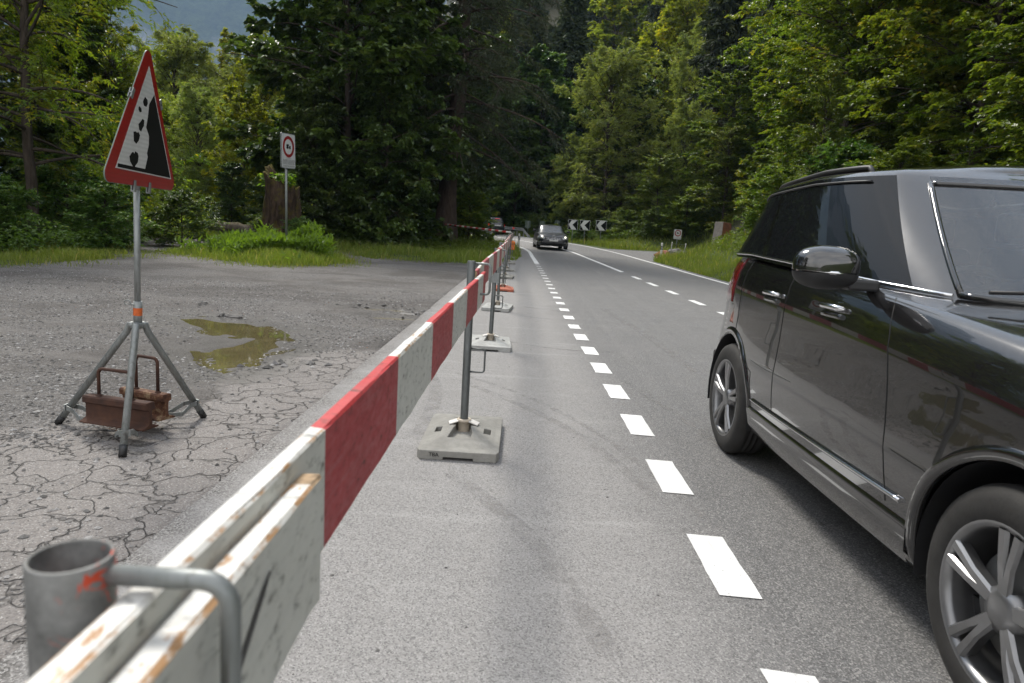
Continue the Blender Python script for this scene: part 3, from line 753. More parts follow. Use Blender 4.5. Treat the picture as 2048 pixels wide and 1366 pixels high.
for i, (x, y, tp, rz) in enumerate(spots):
    if i == 0: o = p0
    else:
        o = copy_tree(p0)
        for ch in list(o.children):
            if ch.name.startswith('lettering'): bpy.data.objects.remove(ch)
    zg = float(rise(y))+.004; o.location = (x, y, zg); o.rotation_euler = (0, RAD([-.2, .8, -.5, .6, 0, .5, -.6, .3][i]), RAD(rz))
    tag(o, labels[i], 'barrier post', 'barrier posts along the lay-by'); posts.append(o)
for i, mt in ((1, 'base_light'), (3, 'base_orange'), (2, 'base_light')):
    for ch in posts[i].children:
        if ch.name.startswith('base_plate'):
            ch.data = ch.data.copy(); ch.data.materials[0] = M[mt]; ch.name = 'base_plate'
            if mt == 'base_orange': ch['label'] = 'orange base plate'
for i in (1, 6):
    c = MB(); c.box((-.045, -.030, .70), (.05, -.0245, .81)); c.tube([(0, -.034, .77), (0, -.02, .77)], .008, 8); c.build('clamp_plate', M['galv'], posts[i], .002)

# ------------------------------------------------------------------ barrier boards
def make_board(name, path, thick, h, bounds, cols, seed=0):
    """path: list of (x,y,ztop); bounds: y where the stripe changes"""
    pth = catmull(path, 8); ys = np.sort(np.unique(np.concatenate([np.arange(pth[0, 1], pth[-1, 1], .12), [pth[-1, 1]-.035, pth[-1, 1]], [b for b in bounds if pth[0, 1] < b < pth[-1, 1]]])))
    xs = np.interp(ys, pth[:, 1], pth[:, 0]); zs = np.interp(ys, pth[:, 1], pth[:, 2])
    rn = np.random.RandomState(seed); b = MB(); c = .0042; t = thick/2; prof = [(t, -c), (t, -h+c), (t-c, -h), (-t+c, -h), (-t, -h+c), (-t, -c), (-t+c, 0), (t-c, 0)]
    kinds = [0, 2, 1, 2, 0, 2, 1, 2]                          # 0 face, 1 top or bottom, 2 worn arris
    rings = []
    for i, y in enumerate(ys):
        w = .0012*rn.randn(8)
        rings.append([(xs[i]+p[0]+(w[k] if kinds[k] else 0)*.7, y, zs[i]+p[1]+w[(k+3) % 8]*.6) for k, p in enumerate(prof)])
    for i in range(len(ys)-1):
        st = sum(1 for q in bounds if q <= ys[i]+1e-6); col = cols[st % len(cols)]
        for k in range(8):
            b.add([rings[i][k], rings[i][(k+1) % 8], rings[i+1][(k+1) % 8], rings[i+1][k]], [(0, 1, 2, 3)], (5 if (kinds[k] == 2 and col == 'w') else (0 if col == 'r' else 1)+2*min(kinds[k], 1)) if not (kinds[k] and i >= len(ys)-2 and col == 'w') else 4)
    b.add(rings[0], [tuple(range(8))], 4); b.add(rings[-1], [tuple(range(8))[::-1]], 4)
    return b.build(name, [M['red'] if seed < 3 else M['red_faded'], M['white'], M['red_lit_edge'] if seed < 3 else M['red_faded'], M['white_lit_edge'], M['wood_end'], M['worn_edge']])
GB = 'barrier boards of the row'
bd = make_board('barrier_board', [(-.2465,-1.7,.938),(-.2465,.0,.938),(-.246,.815,.938)], .028, .172, [-9], ['w', 'w'], 1)
tag(bd, 'white board with a black diagonal line, overlapping in front of the nearest long board', 'barrier board', GB)
ln = MB(); pA, pB = Vector((-.2308, .636, .902)), Vector((-.2308, .503, .81)); d = (pB-pA).normalized(); nrm = Vector((0, -d.z, d.y))
ln.add([pA+nrm*.001, pA-nrm*.001, pA+d*.02-nrm*.005, pB-nrm*.010, pB+nrm*.010, pA+d*.02+nrm*.005], [(0, 1, 2, 3, 4, 5)])
ln.v = ln.v+[(x-.0006, y, z) for x, y, z in ln.v]; ln.f += [tuple(range(6, 12))]; ln.m += [0]; ln.sm += [False]
ln.build('black_line', M['black_tape'], bd)
bd = make_board('barrier_board', [(-.276,.365,.962),(-.271,1.5,.965),(-.256,3.0,.977),(-.2375,4.0,.990),(-.234,4.46,.994)], .026, .186, [.93, 1.49, 2.05, 2.62, 3.2, 3.8, 4.2], ['w', 'r'], 2)
tag(bd, 'nearest long red and white striped board, from the open pipe to the first base plate', 'barrier board', GB)
for (y0, y1, z0, z1) in ((1.60, 1.84, .835, .93), (2.74, 2.95, .84, .93)):
    q = MB(); xq = -.2580 if y0 < 2 else -.2480
    q.box((xq-.002, y0, z0), (xq, y1, z1)); q.build('sticker_residue', M['residue'], bd)
bd = make_board('barrier_board', [(-.266,4.03,1.02),(-.2655,4.4,1.025),(-.262,5.0,1.046),(-.232,6.2,1.078),(-.216,7.58,1.09)], .022, .18, [4.3, 4.8, 5.3, 5.8, 6.3, 6.8, 7.3], ['r', 'w'], 3)
tag(bd, 'bowed red and white board between the first and second post', 'barrier board', GB)
far_b = [
 ([(-.246,7.2,1.085),(-.245,9,1.10),(-.235,11.2,1.125)], 'red and white board between the second post and the third post'),
 ([(-.268,10.8,1.125),(-.275,12.6,1.14),(-.262,14.6,1.16)], 'red and white board ending at the post on the orange base'),
 ([(-.30,14.2,1.155),(-.315,16,1.165),(-.30,18,1.18)], 'red and white board starting at the post on the orange base and running away'),
 ([(-.345,17.6,1.18),(-.35,19,1.185),(-.345,20.9,1.20)], 'short red and white board third from the far end of the row'),
 ([(-.372,20.5,1.20),(-.375,22.2,1.215),(-.345,24.4,1.245)], 'red and white board second from the far end of the row'),
 ([(-.36,24.1,1.25),(-.375,26,1.26),(-.37,27.8,1.275)], 'red and white board farthest from the viewer, by the orange warning lamp')]
for k, (pth, lb) in enumerate(far_b):
    bs = list(np.arange(pth[0][1]+.42, pth[-1][1], .52))
    tag(make_board('barrier_board', pth, .022, .18, bs, ['w', 'r'] if k % 2 else ['r', 'w'], 5+k), lb, 'barrier board', GB)

# striped pole across the verge to the spruce, flag, lamp, marker post
A, B = Vector((-4.05, 36.0, 1.50)), Vector((-.47, 27.0, 1.28)); q = MB(); n = 22
for k in range(n): q.tube([A+(B-A)*(k/n), A+(B-A)*((k+1)/n)], .042, 8, k % 2, cap=True)
tag(q.build('striped_pole', [M['red_plain'], M['white']]), 'thin red and white pole reaching from the spruce trunk to the barrier end', 'barrier pole')
fl = empty('warning_flag', (-.42, 27.6, 1.36)); tag(fl, 'tiny red pennant on top of the last barrier post', 'flag')
q = MB(); q.tube([(0, 0, 0), (0, 0, .16)], .008, 6); q.build('stick', M['galv'], fl)
q = MB(); q.prism([(0, .16), (.12, .10), (0, .03)], (0, 0, 0), (1, .2, 0), (0, 0, 1), (0, .004, 0)); q.build('cloth', M['red_plain'], fl)
lt = empty('warning_lamp', (-.37, 29.0, float(terrain1(-.37, 29.0)))); tag(lt, 'orange construction warning lamp standing at the end of the barrier row', 'warning lamp')
q = MB(); q.tube([(0, 0, -.02), (0, 0, .36)], .014, 8); q.build('stake', M['galv'], lt)
q = MB(); q.box((-.075, -.05, .30), (.075, .05, .50)); q.build('battery_box', M['lamp_orange'], lt, .012)
q = MB(); q.lathe([(.02, -.055), (.085, -.05), (.095, -.02), (.095, .02), (.085, .05), (.02, .055)], (0, 0, .585), 'z', 20)
q2 = MB(); q2.v = [(x, z-.585, y+.585) for x, y, z in q.v]; q2.f = q.f; q2.m = q.m; q2.sm = q.sm
q2.build('lens', M['lamp_orange'], lt)
def marker(x, y, lb):
    e = empty('marker_post', (x, y, terrain1(x, y)-.02)); tag(e, lb, 'marker post', 'white roadside marker posts')
    def sec(z0, z1, top=False):
        b = MB(); pts = [(.055*cos(a), .045*sin(a)) for a in np.linspace(0, 2*pi, 15)[:-1]]
        b.prism(pts, (0, 0, z0), (1, 0, 0), (0, 1, 0), (0, 0, z1-z0)); return b
    b = sec(0, .52); 
    b.lathe([(.05, .70), (.05, .80), (.043, .835), (.02, .852), (.0, .856)], n=14); b.build('post', M['post_white'], e)
    b = sec(.52, .70); b.build('black_band', M['s_black'], e)
    b = MB(); b.box((-.018, -.052, .545), (.018, -.046, .675)); b.build('reflector', M['s_plain'], e)
marker(-.17, 37.6, 'white marker post with black band on the verge behind the orange warning lamp')
marker(6.82, 33.7, 'white marker post with black band at the right mouth of the side road')

# ------------------------------------------------------------------ rockfall warning sign on tripod
ws = empty('warning_sign', (-2.125, 3.757, 0)); tag(ws, 'red-edged triangular falling rocks sign on a grey steel tripod', 'road sign')
O = Vector((-2.125, 3.757, 0))
def loc(p): return Vector(p)-O
TH = RAD(95); T = Vector((cos(TH), sin(TH), 0)); NV = Vector((sin(TH), -cos(TH), 0))
UP = (Vector((0, 0, 1))+Vector((.068, 0, 0))).normalized(); Cn = loc((-2.073, 3.757, 1.378)); HT = .752; W2 = .435
def tri_round(h, w, rad, n=7, inset=0):
    A, Bq, D = Vector((0, h)), Vector((-w, 0)), Vector((w, 0)); P = [Bq, D, A]; cen = (A+Bq+D)/3; out = []
    for i in range(3):
        p = P[i]; a = (P[i-1]-p).normalized(); b = (P[(i+1) % 3]-p).normalized(); half = a.angle(b)/2
        c = p+(a+b).normalized()*(rad/sin(half)); d0 = -(c-p)
        t0 = p+a*(rad/math.tan(half)); t1 = p+b*(rad/math.tan(half)); a0 = math.atan2(*(t0-c).yx); a1 = math.atan2(*(t1-c).yx)
        da = (a1-a0+pi) % (2*pi)-pi
        out += [tuple(c+Vector((cos(a0+da*k/(n-1)), sin(a0+da*k/(n-1))))*rad) for k in range(n)]
    return out
q = MB(); q.prism(tri_round(HT, W2, .045), Cn-NV*.006, T, UP, NV*.006, 0); q.build('sign_plate', M['s_back'], ws)
outer = tri_round(HT, W2, .045)
q = MB(); q.prism([(x*.994, .376*.006+y*.994) for x, y in outer], Cn+NV*.0003, T, UP, NV*.0012, 0); q.build('red_border', M['s_red'], ws)
Ai, Bi, Di = np.array((396., 45.)), np.array((36., 1224.)), np.array((650., 1284.))
def warp(p):
    m2 = np.array([Bi-Ai, Di-Ai]).T; a, b = np.linalg.solve(m2, np.array(p, float)-Ai)
    return (-W2*a+W2*b, HT*(1-a-b))
q = MB(); q.prism([warp(p) for p in ((396,238),(133,1112),(598,1172))], Cn+NV*.0018, T, UP, NV*.001, 0); q.build('white_field', M['s_white'], ws)
q = MB()
q.prism([warp(p) for p in ((437,462),(395,550),(384,660),(369,750),(393,815),(392,890),(376,965),(382,995),(360,1100),(150,1075),(147,1104),(588,1160))], Cn+NV*.003, T, UP, NV*.0008)
for P in (((360,500),(380,520),(382,550),(370,580),(352,575),(343,545),(350,525)), ((316,590),(330,605),(332,630),(318,638),(308,620),(308,598)),
          ((340,685),(353,695),(350,740),(335,770),(328,793),(312,780),(307,735),(325,710)), ((268,805),(285,800),(295,810),(305,800),(318,825),(308,870),(288,900),(270,880)),
          ((255,975),(265,970),(272,985),(280,962),(300,975),(306,1000),(300,1050),(280,1080),(275,1095),(262,1090),(240,1050),(235,1010))):
    q.prism([warp(p) for p in P], Cn+NV*.003, T, UP, NV*.0008)
q.build('rockfall_symbol', M['s_black'], ws)
for u, v, tilt in ((-.165, .46, .5), (.165, .46, -.5), (-.10, .0, 0), (.075, .0, 0)):   # hooks round the edge
    b = MB(); c = Cn+T*u+UP*v; ax = (T*cos(tilt)+UP*sin(tilt)*-1); ay = (UP*cos(tilt)+T*sin(tilt))
    b.obox(c+NV*.006, ax*.011, ay*.028, NV*.003); b.obox(c-NV*.008, ax*.011, ay*.028, NV*.003); b.obox(c-ay*.028-NV*.001 if abs(tilt) < .1 else c-NV*.001+ax*.0, ax*.011, ay*.004, NV*.010)
    b.build('clamp_hook', M['galv'], ws, .001)
top = Cn-NV*.030+UP*.62; b = MB(); hd = loc((-2.118, 3.757, .64)); b.tube([hd, Cn-NV*.030+UP*-.02], .0165, 14); b.tube([Cn-NV*.030+UP*-.02, top], .0165, 14); b.build('mast', M['galv'], ws)
b = MB(); b.box((-.02, -.02, 0), (.02, .02, 0)); b = MB()
for v in (.09, .42):
    b = MB(); b.obox(Cn-NV*.022+UP*v, T*(.30*(1-v/HT)), UP*.012, NV*.005); b.build('cross_bar', M['galv'], ws)
b = MB(); b.tube([loc((-2.119, 3.757, .605)), loc((-2.114, 3.757, .752))], .0225, 16); b.tube([loc((-2.119, 3.757, .60)), loc((-2.118, 3.757, .635))], .028, 16)
b.build('collar', M['galv'], ws)
b = MB(); b.tube([loc((-2.1172, 3.757, .672)), loc((-2.1155, 3.757, .715))], .0232, 18, cap=False); b.build('orange_tape', M['s_orange'], ws)
b = MB(); kp = loc((-2.137, 3.74, .735)); ring = [kp+Vector((-.022+.018*cos(a), -.006, .010+.013*sin(a))) for a in np.linspace(0, 2*pi, 13)]
b.tube([kp+Vector((.02, .0, -.004)), kp+Vector((-.006, -.004, .003))], .0045, 8); b.tube(ring, .0032, 6); b.build('wing_screw', M['galv'], ws)
feet = [(-2.62, 3.80), (-1.985, 3.35), (-1.93, 4.13)]
hubs = []
for fx, fy in feet:
    dv = Vector((fx, fy, 0))-Vector((-2.12, 3.757, 0)); dn_ = dv.normalized()
    a = Vector((-2.12, 3.757, .615))+dn_*.035; e = Vector((fx, fy, float(gz(np.array([fx]), np.array([fy]))[0])+.012))
    leg = MB(); pts = [a-dn_*.02+Vector((0, 0, .006)), a+dn_*.012, a+(e-a)*.06, e]; leg.tube(pts and [loc(p) for p in pts], .019, 14)
    lo = leg.build('leg', M['galv'], ws)
    ft = MB(); u = (a-e).normalized(); ft.tube([loc(e-u*.008), loc(e+u*.05)], .0205, 14); ft.build('foot_cap', M['black'], lo)
    hubs.append(e+(a-e)*.16)
b = MB()
for fx, fy in feet:
    dn_ = (Vector((fx, fy, 0))-Vector((-2.12, 3.757, 0))).normalized(); b.obox(loc((-2.12, 3.757, .615))+dn_*.03, dn_*.02, dn_.cross(Vector((0, 0, 1)))*.013, (0, 0, .014))
b.build('hinge', M['galv'], ws)
sp = MB(); cen = Vector((-2.17, 3.74, .052))
for i in range(3):
    h = hubs[i]; t1 = cen+(h-cen)*.72; t1.z = .060
    for s in (-1, 1):
        sd_ = (h-cen).normalized().cross(Vector((0, 0, 1)))*s*.024
        P = [h+sd_, h+(cen-h)*.12+sd_*1.5, t1+sd_*2.2, hubs[(i+s) % 3]*.42+cen*.58+(-sd_*0)]
        P[-1].z = .055
        for k in range(3):
            d = P[k+1]-P[k]; up = Vector((0, 0, 1)); sp.obox(loc((P[k]+P[k+1])/2), d/2, d.cross(up).normalized()*.002, up*.013)
    sp.obox(loc(h+(cen-h).normalized()*-.012), (hubs[i]-cen).normalized().cross(Vector((0, 0, 1)))*.027, (hubs[i]-cen).normalized()*.004, (0, 0, .018))
so_ = sp.build('spreader_frame', M['galv'], ws)
g2 = MB(); hx = [Vector((h.x, h.y, 0)) for h in hubs]; c2 = Vector((cen.x, cen.y, 0)); tp = [tuple((c2+(h-c2)*.80).xy) for h in hx]
for k in range(-16, 17):
    for dv, nv in ((Vector((.5, .866)), Vector((-.866, .5))), (Vector((-.5, .866)), Vector((.866, .5)))):
        base = Vector(c2.xy)+nv*k*.032; ss = [s for s in np.linspace(-.5, .5, 101) if inpoly(np.array([(base+dv*s).x]), np.array([(base+dv*s).y]), tp)[0]]
        if len(ss) > 2: g2.tube([loc((*(base+dv*ss[0]), .057)), loc((*(base+dv*ss[-1]), .057))], .0018, 4, cap=False)
g2.build('wire_grid', M['rust2'], ws)

def rail(name, a, b, z, mat, hmat, lb, h0, h1, hh):
    a, b = Vector((*a, z)), Vector((*b, z)); e = empty(name, a); tag(e, lb, 'ballast weight', 'rusty rail weights on the tripod')
    ax = (b-a).normalized(); ln_ = (b-a).length; side = Vector((0, 0, 1)).cross(ax)
    pf = [(-.058,0),(.058,0),(.058,.008),(.014,.024),(.011,.034),(.011,.098),(.016,.106),(.033,.112),(.033,.140),(.026,.150),(-.026,.150),(-.033,.140),(-.033,.112),(-.016,.106),(-.011,.098),(-.011,.034),(-.014,.024),(-.058,.008)]
    q = MB(); q.prism(pf, (0, 0, 0), side, (0, 0, 1), ax*ln_); o = q.build('rail_piece', mat, e, .002)
    P = []; r = .03; s0, s1 = ln_*h0, ln_*h1; zt = .150+hh
    P.append(ax*s0+Vector((0, 0, .146)))
    for k in range(6): t = pi/2*k/5; P.append(ax*(s0+r-r*cos(t))+Vector((0, 0, zt-r+r*sin(t))))
    for k in range(6): t = pi/2*k/5; P.append(ax*(s1-r+r*sin(t))+Vector((0, 0, zt-r+r*cos(t))))
    P.append(ax*s1+Vector((0, 0, .146)))
    q = MB(); q.tube(P, .0095, 10)
    for s in (s0, s1): q.lathe([(.018, .149), (.016, .156), (.010, .160)], tuple(ax*s), 'z', 12)
    q.build('handle', hmat, e)
rail('rail_weight', (-2.385, 3.70), (-1.975, 3.607), .068, M['rust'], M['rust'], 'front rusty rail offcut with a bent rod handle lying in the tripod base', .20, .72, .155)
rail('rail_weight', (-2.30, 3.915), (-1.985, 3.80), .068, M['rust2'], M['rust'], 'rear rail offcut with flaking pale paint and a tall handle, behind the first weight', .30, .80, .20)

# ------------------------------------------------------------------ other signs
def campers(e, mat, u0, v0, s, off_, T_, U2, N_, base):
    q = MB(); f = lambda P: q.prism([(u0+s*x, v0+s*y) for x, y in P], base+N_*off_, T_, U2, N_*.002)
    f([(-1.1,.0),(-1.1,.95),(-.95,1.15),(.25,1.15),(.25,.95),(.05,.7),(.0,.0)]); f([(.0,.25),(.0,.12),(.35,.12),(.35,.25)])
    f([(.35,.05),(.35,.55),(.55,.85),(1.1,.85),(1.15,.3),(1.1,.05)])
    for x in (-.55, .72): f([(x+.2*cos(a), .2*sin(a)-.02) for a in np.linspace(0, 2*pi, 13)[:-1]])
    q.build('camper_symbol', mat, e)
def no_camper(name, pos, w, h, z0, aim, lean, lb, rows, prad):
    e = empty(name, pos); tag(e, lb, 'road sign')
    a = RAD(aim); T_ = Vector((cos(a), sin(a), 0)); N_ = Vector((sin(a), -cos(a), 0)); U2 = (Vector((0, 0, 1))+T_*lean).normalized(); T2 = U2.cross(N_)*1.0
    T_ = (T_-U2*T_.dot(U2)).normalized(); base = Vector((0, 0, z0))+T_*.0
    def rr(w, h, r):
        o = []
        for cx, cy, a0 in ((w/2-r, r, -90), (w/2-r, h-r, 0), (-w/2+r, h-r, 90), (-w/2+r, r, 180)):
            o += [(cx+r*cos(RAD(a0+k*18)), cy+r*sin(RAD(a0+k*18))) for k in range(6)]
        return o
    q = MB(); q.prism(rr(w, h, .05), base-N_*.035, T_, U2, N_*.035); q.build('sign_plate', M['galv'], e)
    q = MB(); q.prism([(x*.95, h*.02+y*.96) for x, y in rr(w, h, .05)], base+N_*.001, T_, U2, N_*.002); q.build('sign_face', M['s_plain'], e)
    R1, R2 = w*.40, w*.285; cy = h*.62; q = MB(); n = 40
    vs = [base+T_*(r*cos(2*pi*k/n))+U2*(cy+r*sin(2*pi*k/n))+N_*.0045 for r in (R1, R2) for k in range(n)]
    q.add(vs, [(k, (k+1) % n, n+(k+1) % n, n+k) for k in range(n)]); q.build('red_ring', M['s_red'], e)
    campers(e, M['s_black'], 0, cy-.05*w/.4*.5, w*.135, .004, T_, U2, N_, base)
    q = MB(); rn = random.Random(4)
    for v in rows:
        u = -w*.40
        lim = w*.16 if v == rows[0] else w*.40
        if v == rows[0]: u = -w*.18
        while u < lim:
            l = rn.uniform(.02, .055)*w/.6; q.prism([(u, h*v), (min(u+l, lim+.02), h*v), (min(u+l, lim+.02), h*v+.010*w/.6), (u, h*v+.010*w/.6)], base+N_*.004, T_, U2, N_*.001); u += l+.014*w/.6
    q.build('small_print', simple_print, e)
    q = MB(); bt = base-N_*.035-N_*prad; q.tube([Vector((0, 0, -.1))-N_*.05, bt+U2*h*.9], prad, 12); q.build('pole', M['galv'], e)
simple_print = simple('grey_print', (.17, .17, .17), .6, 0, .1)
no_camper('no_camping_sign', (-7.18, 21.1, terrain1(-7.18, 21.1)-.02), .78, 1.02, 2.50, 78, -.045, 'tall white sign with red ring and camper symbol in front of the stump', [.29, .24, .215, .19, .165, .14, .115, .07, .045], .038)
no_camper('no_camping_sign', (10.05, 45, terrain1(10.05, 45)-.03), .52, .64, .86, 4, .03, 'small white sign with red ring and camper symbol right of the side road', [.18, .13, .09], .03)

def chevron(x, y, w, h, zb, lb):
    zg = terrain1(x, y); e = empty('chevron_sign', (x, y, zg)); tag(e, lb, 'curve sign', 'left-pointing chevron signs on the bend'); e.rotation_euler = (0, 0, RAD(-3))
    z0 = zb-zg; q = MB(); q.box((-w/2-.02, 0, z0-.02), (w/2+.02, .03, z0+h+.02)); q.build('sign_plate', M['s_plain'], e, .008)
    q = MB(); q.box((-w/2, -.006, z0), (w/2, -.002, z0+h)); q.build('black_field', M['s_black'], e)
    q = MB(); a = w*.36
    q.prism([(-w/2+.02, h/2), (-w/2+a*.75+.05, h-.012), (w/2-.06, h-.012), (-w/2+a+.06, h/2), (w/2-.06, .012), (-w/2+a*.75+.05, .012)], (0, -.009, z0), (1, 0, 0), (0, 0, 1), (0, -.004, 0)); q.build('white_arrow', M['s_plain'], e)
    q = MB(); q.tube([(0, .06, -.1), (0, .06, z0+h*.8)], .03, 10); q.build('pole', M['galv'], e)
chevron(3.81, 53.0, .70, .72, 1.82, 'leftmost of the three chevron signs, just right of the black saloon')
chevron(4.72, 52.9, .72, .72, 1.83, 'middle one of the three chevron signs')
chevron(5.86, 52.0, .74, .72, 1.86, 'rightmost of the three chevron signs')
for x, y, z0, z1, lb in ((.43, 61.5, 1.80, 2.44, 'leftmost grey-green sign seen from behind, left of the black saloon'), (1.72, 61.2, 1.90, 2.48, 'middle grey-green sign seen from behind, above the black saloon'), (3.02, 60.8, 1.95, 2.62, 'rightmost grey-green sign seen from behind, beside the first chevron')):
    zg = terrain1(x, y); e = empty('sign_from_behind', (x, y, zg)); tag(e, lb, 'curve sign', 'backs of the far curve signs'); e.rotation_euler = (0, 0, RAD(35))
    q = MB(); q.box((-.29, 0, z0-zg), (.29, .025, z1-zg)); q.build('sign_plate', M['s_back'], e, .006)
    q = MB(); q.tube([(0, -.03, -.1), (0, -.03, z1-zg-.05)], .03, 8); q.build('pole', M['galv'], e)

# ------------------------------------------------------------------ guard rails, fence posts, pylon
def guardrail(pts, lb, nd):
    e = empty('guard_rail', (pts[0][0], pts[0][1], terrain1(*pts[0][:2]))); tag(e, lb, 'guard rail', 'steel guard rails of the bend'); o = Vector(e.location)
    P = np.array(pts); prof = [(0,.0),(.03,.03),(.03,.08),(-.01,.11),(-.01,.17),(.03,.20),(.03,.25),(0,.28)]
    t = np.gradient(P[:, :2], axis=0); t /= np.linalg.norm(t, axis=1)[:, None]; nrm = np.stack([t[:, 1], -t[:, 0]], 1)*nd
    rows = []
    for i in range(len(P)):
        zb = terrain1(P[i, 0], P[i, 1])+P[i, 2]
        rows.append([(P[i, 0]+nrm[i, 0]*a-o.x, P[i, 1]+nrm[i, 1]*a-o.y, zb+b-o.z) for a, b in prof])
    q = MB(); q.grid(rows, 0, True); ob = q.build('beam', M['steel_dark'], e); so2 = ob.modifiers.new('thick', 'SOLIDIFY'); so2.thickness = .008
    for i in range(0, len(P), 2):
        if P[i, 2] < .3: continue
        zg = terrain1(P[i, 0], P[i, 1]); c = Vector((P[i, 0]-nrm[i, 0]*.06, P[i, 1]-nrm[i, 1]*.06, 0))
        q = MB(); q.box((c.x-.05-o.x, c.y-.04-o.y, zg-.2-o.z), (c.x+.05-o.x, c.y+.04-o.y, zg+P[i, 2]+.22-o.z)); q.build('post', M['steel_dark'], e)
li = off(Lc, -.75); li = [(x, y, .42) for x, y in li if 43.0 < y < 70]; li[0] = (*li[0][:2], .0)
guardrail(li, 'near guard rail on the inside of the bend, below the dark car', 1)
ri = off(Rc, 1.0); ri = [(x, y, .45) for x, y in ri if 60.2 < y < 79]; ri[0] = (*ri[0][:2], -.2); ri[1] = (*ri[1][:2], .1)
guardrail(ri, 'far guard rail behind the dark car, its end bent down to the ground', -1)
e = empty('wire_fence', (7.28, 33.7, terrain1(7.28, 33.7))); tag(e, 'short two-post wire fence beside the white marker post', 'fence'); o = Vector(e.location)
pa = [(7.28, 33.7), (8.49, 36.0)]
for x, y in pa:
    zg = terrain1(x, y); q = MB(); q.tube([(x-o.x-.02, y-o.y, zg-o.z-.1), (x-o.x+.03, y-o.y, zg-o.z+.84)], .024, 8); q.build('post', M['steel_dark'], e)
q = MB()
for hz in (.45, .8): q.tube([(7.28-o.x, 33.7-o.y, terrain1(7.28, 33.7)+hz-o.z), (7.9-o.x, 34.9-o.y, terrain1(7.9, 34.9)+hz-.02-o.z), (8.49-o.x, 36-o.y, terrain1(8.49, 36)+hz-o.z)], .006, 5)
q.build('wire', M['steel_dark'], e)
zp = terrain1(11.6, 40); e = empty('concrete_pylon', (11.6, 40, zp), RAD(30)); tag(e, 'tapered concrete block with one rust-red face standing on the grass bank', 'concrete block')
q = MB(); hh = 2.62-zp
q.add([(-.52,-.30,-.4),(.42,-.30,-.4),(.50,.6,-.4),(-.44,.6,-.4),(-.36,-.2,hh),(.30,-.2,hh-.05),(.36,.5,hh-.04),(-.30,.5,hh)], [(0,3,2,1),(4,5,6,7),(1,2,6,5),(2,3,7,6),(3,0,4,7)], 0); q.add([(-.52,-.30,-.4),(.42,-.30,-.4),(.30,-.2,hh-.05),(-.36,-.2,hh)], [(0,1,2,3)], 1)
q.build('block', [M['conc'], M['conc_red']], e, .02)
q = MB(); q.prism([(0, -.3), (2.4, -.3), (2.4, hh-.75), (0, hh-.12)], (.42, .3, 0), (.8, -.4, 0), (0, 0, 1), (0, .22, 0)); q.build('wing_wall', M['conc'], e, .01)

def boulder(name, x, y, s, seed, lb, mat=None, cat='rock', sink=.25, grp=None, squash=.7):
    bm = bmesh.new(); bmesh.ops.create_icosphere(bm, subdivisions=3, radius=1)
    for v in bm.verts:
        n = mnoise.fractal(v.co*1.3+Vector((seed*7.1, seed, 0)), .9, 2.1, 5); c = v.co*(1+.42*n)
        v.co = Vector((c.x*s[0], c.y*s[1], c.z*s[2]))
    me = bpy.data.meshes.new(name); bm.to_mesh(me); bm.free(); me.materials.append(mat or M['stone'])
    o = bpy.data.objects.new(name, me); link(o); zg = float(gz(np.array([x]), np.array([y]))[0]); o.location = (x, y, zg+s[2]*(1-2*sink)*.5); o.rotation_euler = (0, 0, seed)
    tag(o, lb, cat, grp); return o
boulder('loose_rock', -4.43, 9.5, (.075, .05, .045), 1, 'single loose stone on the gravel behind the puddle', M['stone'])
boulder('loose_rock', -3.80, 8.68, (.07, .05, .04), 2, 'dark stone at the far rim of the puddle, left of two', M['stone'], grp='stones at the puddle rim')
boulder('loose_rock', -3.60, 8.60, (.10, .035, .03), 3, 'flat stone at the far rim of the puddle, right of two', M['stone'], grp='stones at the puddle rim')
boulder('broken_asphalt', -1.62, 10.0, (.30, .12, .05), 5, 'broken slab edge of asphalt lying by the pothole beside the barrier', M['stone'], 'asphalt chunk')
for k, (x, y, s) in enumerate(((7.35, 35.2, .5), (8.2, 36.6, .55), (8.9, 37.6, .4))):
    boulder('boulder', x, y, (s*1.2, s, s*.75), 11+k, ['reddish boulder in the bank right behind the white marker post', 'middle boulder of the bank behind the wire fence', 'right boulder of the bank behind the wire fence'][k], M['conc_red'] if k == 0 else M['stone'], 'boulder', .3, 'boulders in the bank')

# ------------------------------------------------------------------ stump, log, root clump
def bark(name, c1, c2, moss):
    t = NT(name); v = t.coord('Object', (1, 1, .25)); n = t.noise(v, 7, 7, .7, .6); n2 = t.noise(t.coord('Object'), 2.6, 6, .7)
    geo = t.new('ShaderNodeNewGeometry'); sp = t.new('ShaderNodeSeparateXYZ'); t.link(geo.outputs['Normal'], sp.inputs[0])
    c = t.mix(t.ramp(n, [(.32, 0), (.66, 1)]), c1, c2)
    if moss:
        mm = t.math('ADD', t.math('MULTIPLY', t.ramp(n2, [(.50, 0), (.58, 1)]), .55*moss), t.math('MULTIPLY', t.ramp(sp.outputs[2], [(.6, 0), (.9, .9)]), moss), True)
        c = t.mix(mm, c, t.mix(n, (.05, .048, .008), (.15, .125, .014)))
    t.col(c); t.set(Roughness=.95); t.b.inputs['Specular IOR Level'].default_value = .15; t.bump(n, .9, .03); return t.mat
M['bark_stump'] = bark('rotten_stump_bark', (.008, .0055, .004), (.085, .058, .042), .7); M['bark'] = bark('dark_bark', (.028, .022, .018), (.10, .08, .066), 0)
M['bark_spruce'] = bark('spruce_bark', (.040, .028, .023), (.105, .078, .066), 0); M['bark_pale'] = bark('pale_smooth_bark', (.07, .058, .048), (.17, .145, .12), .25)
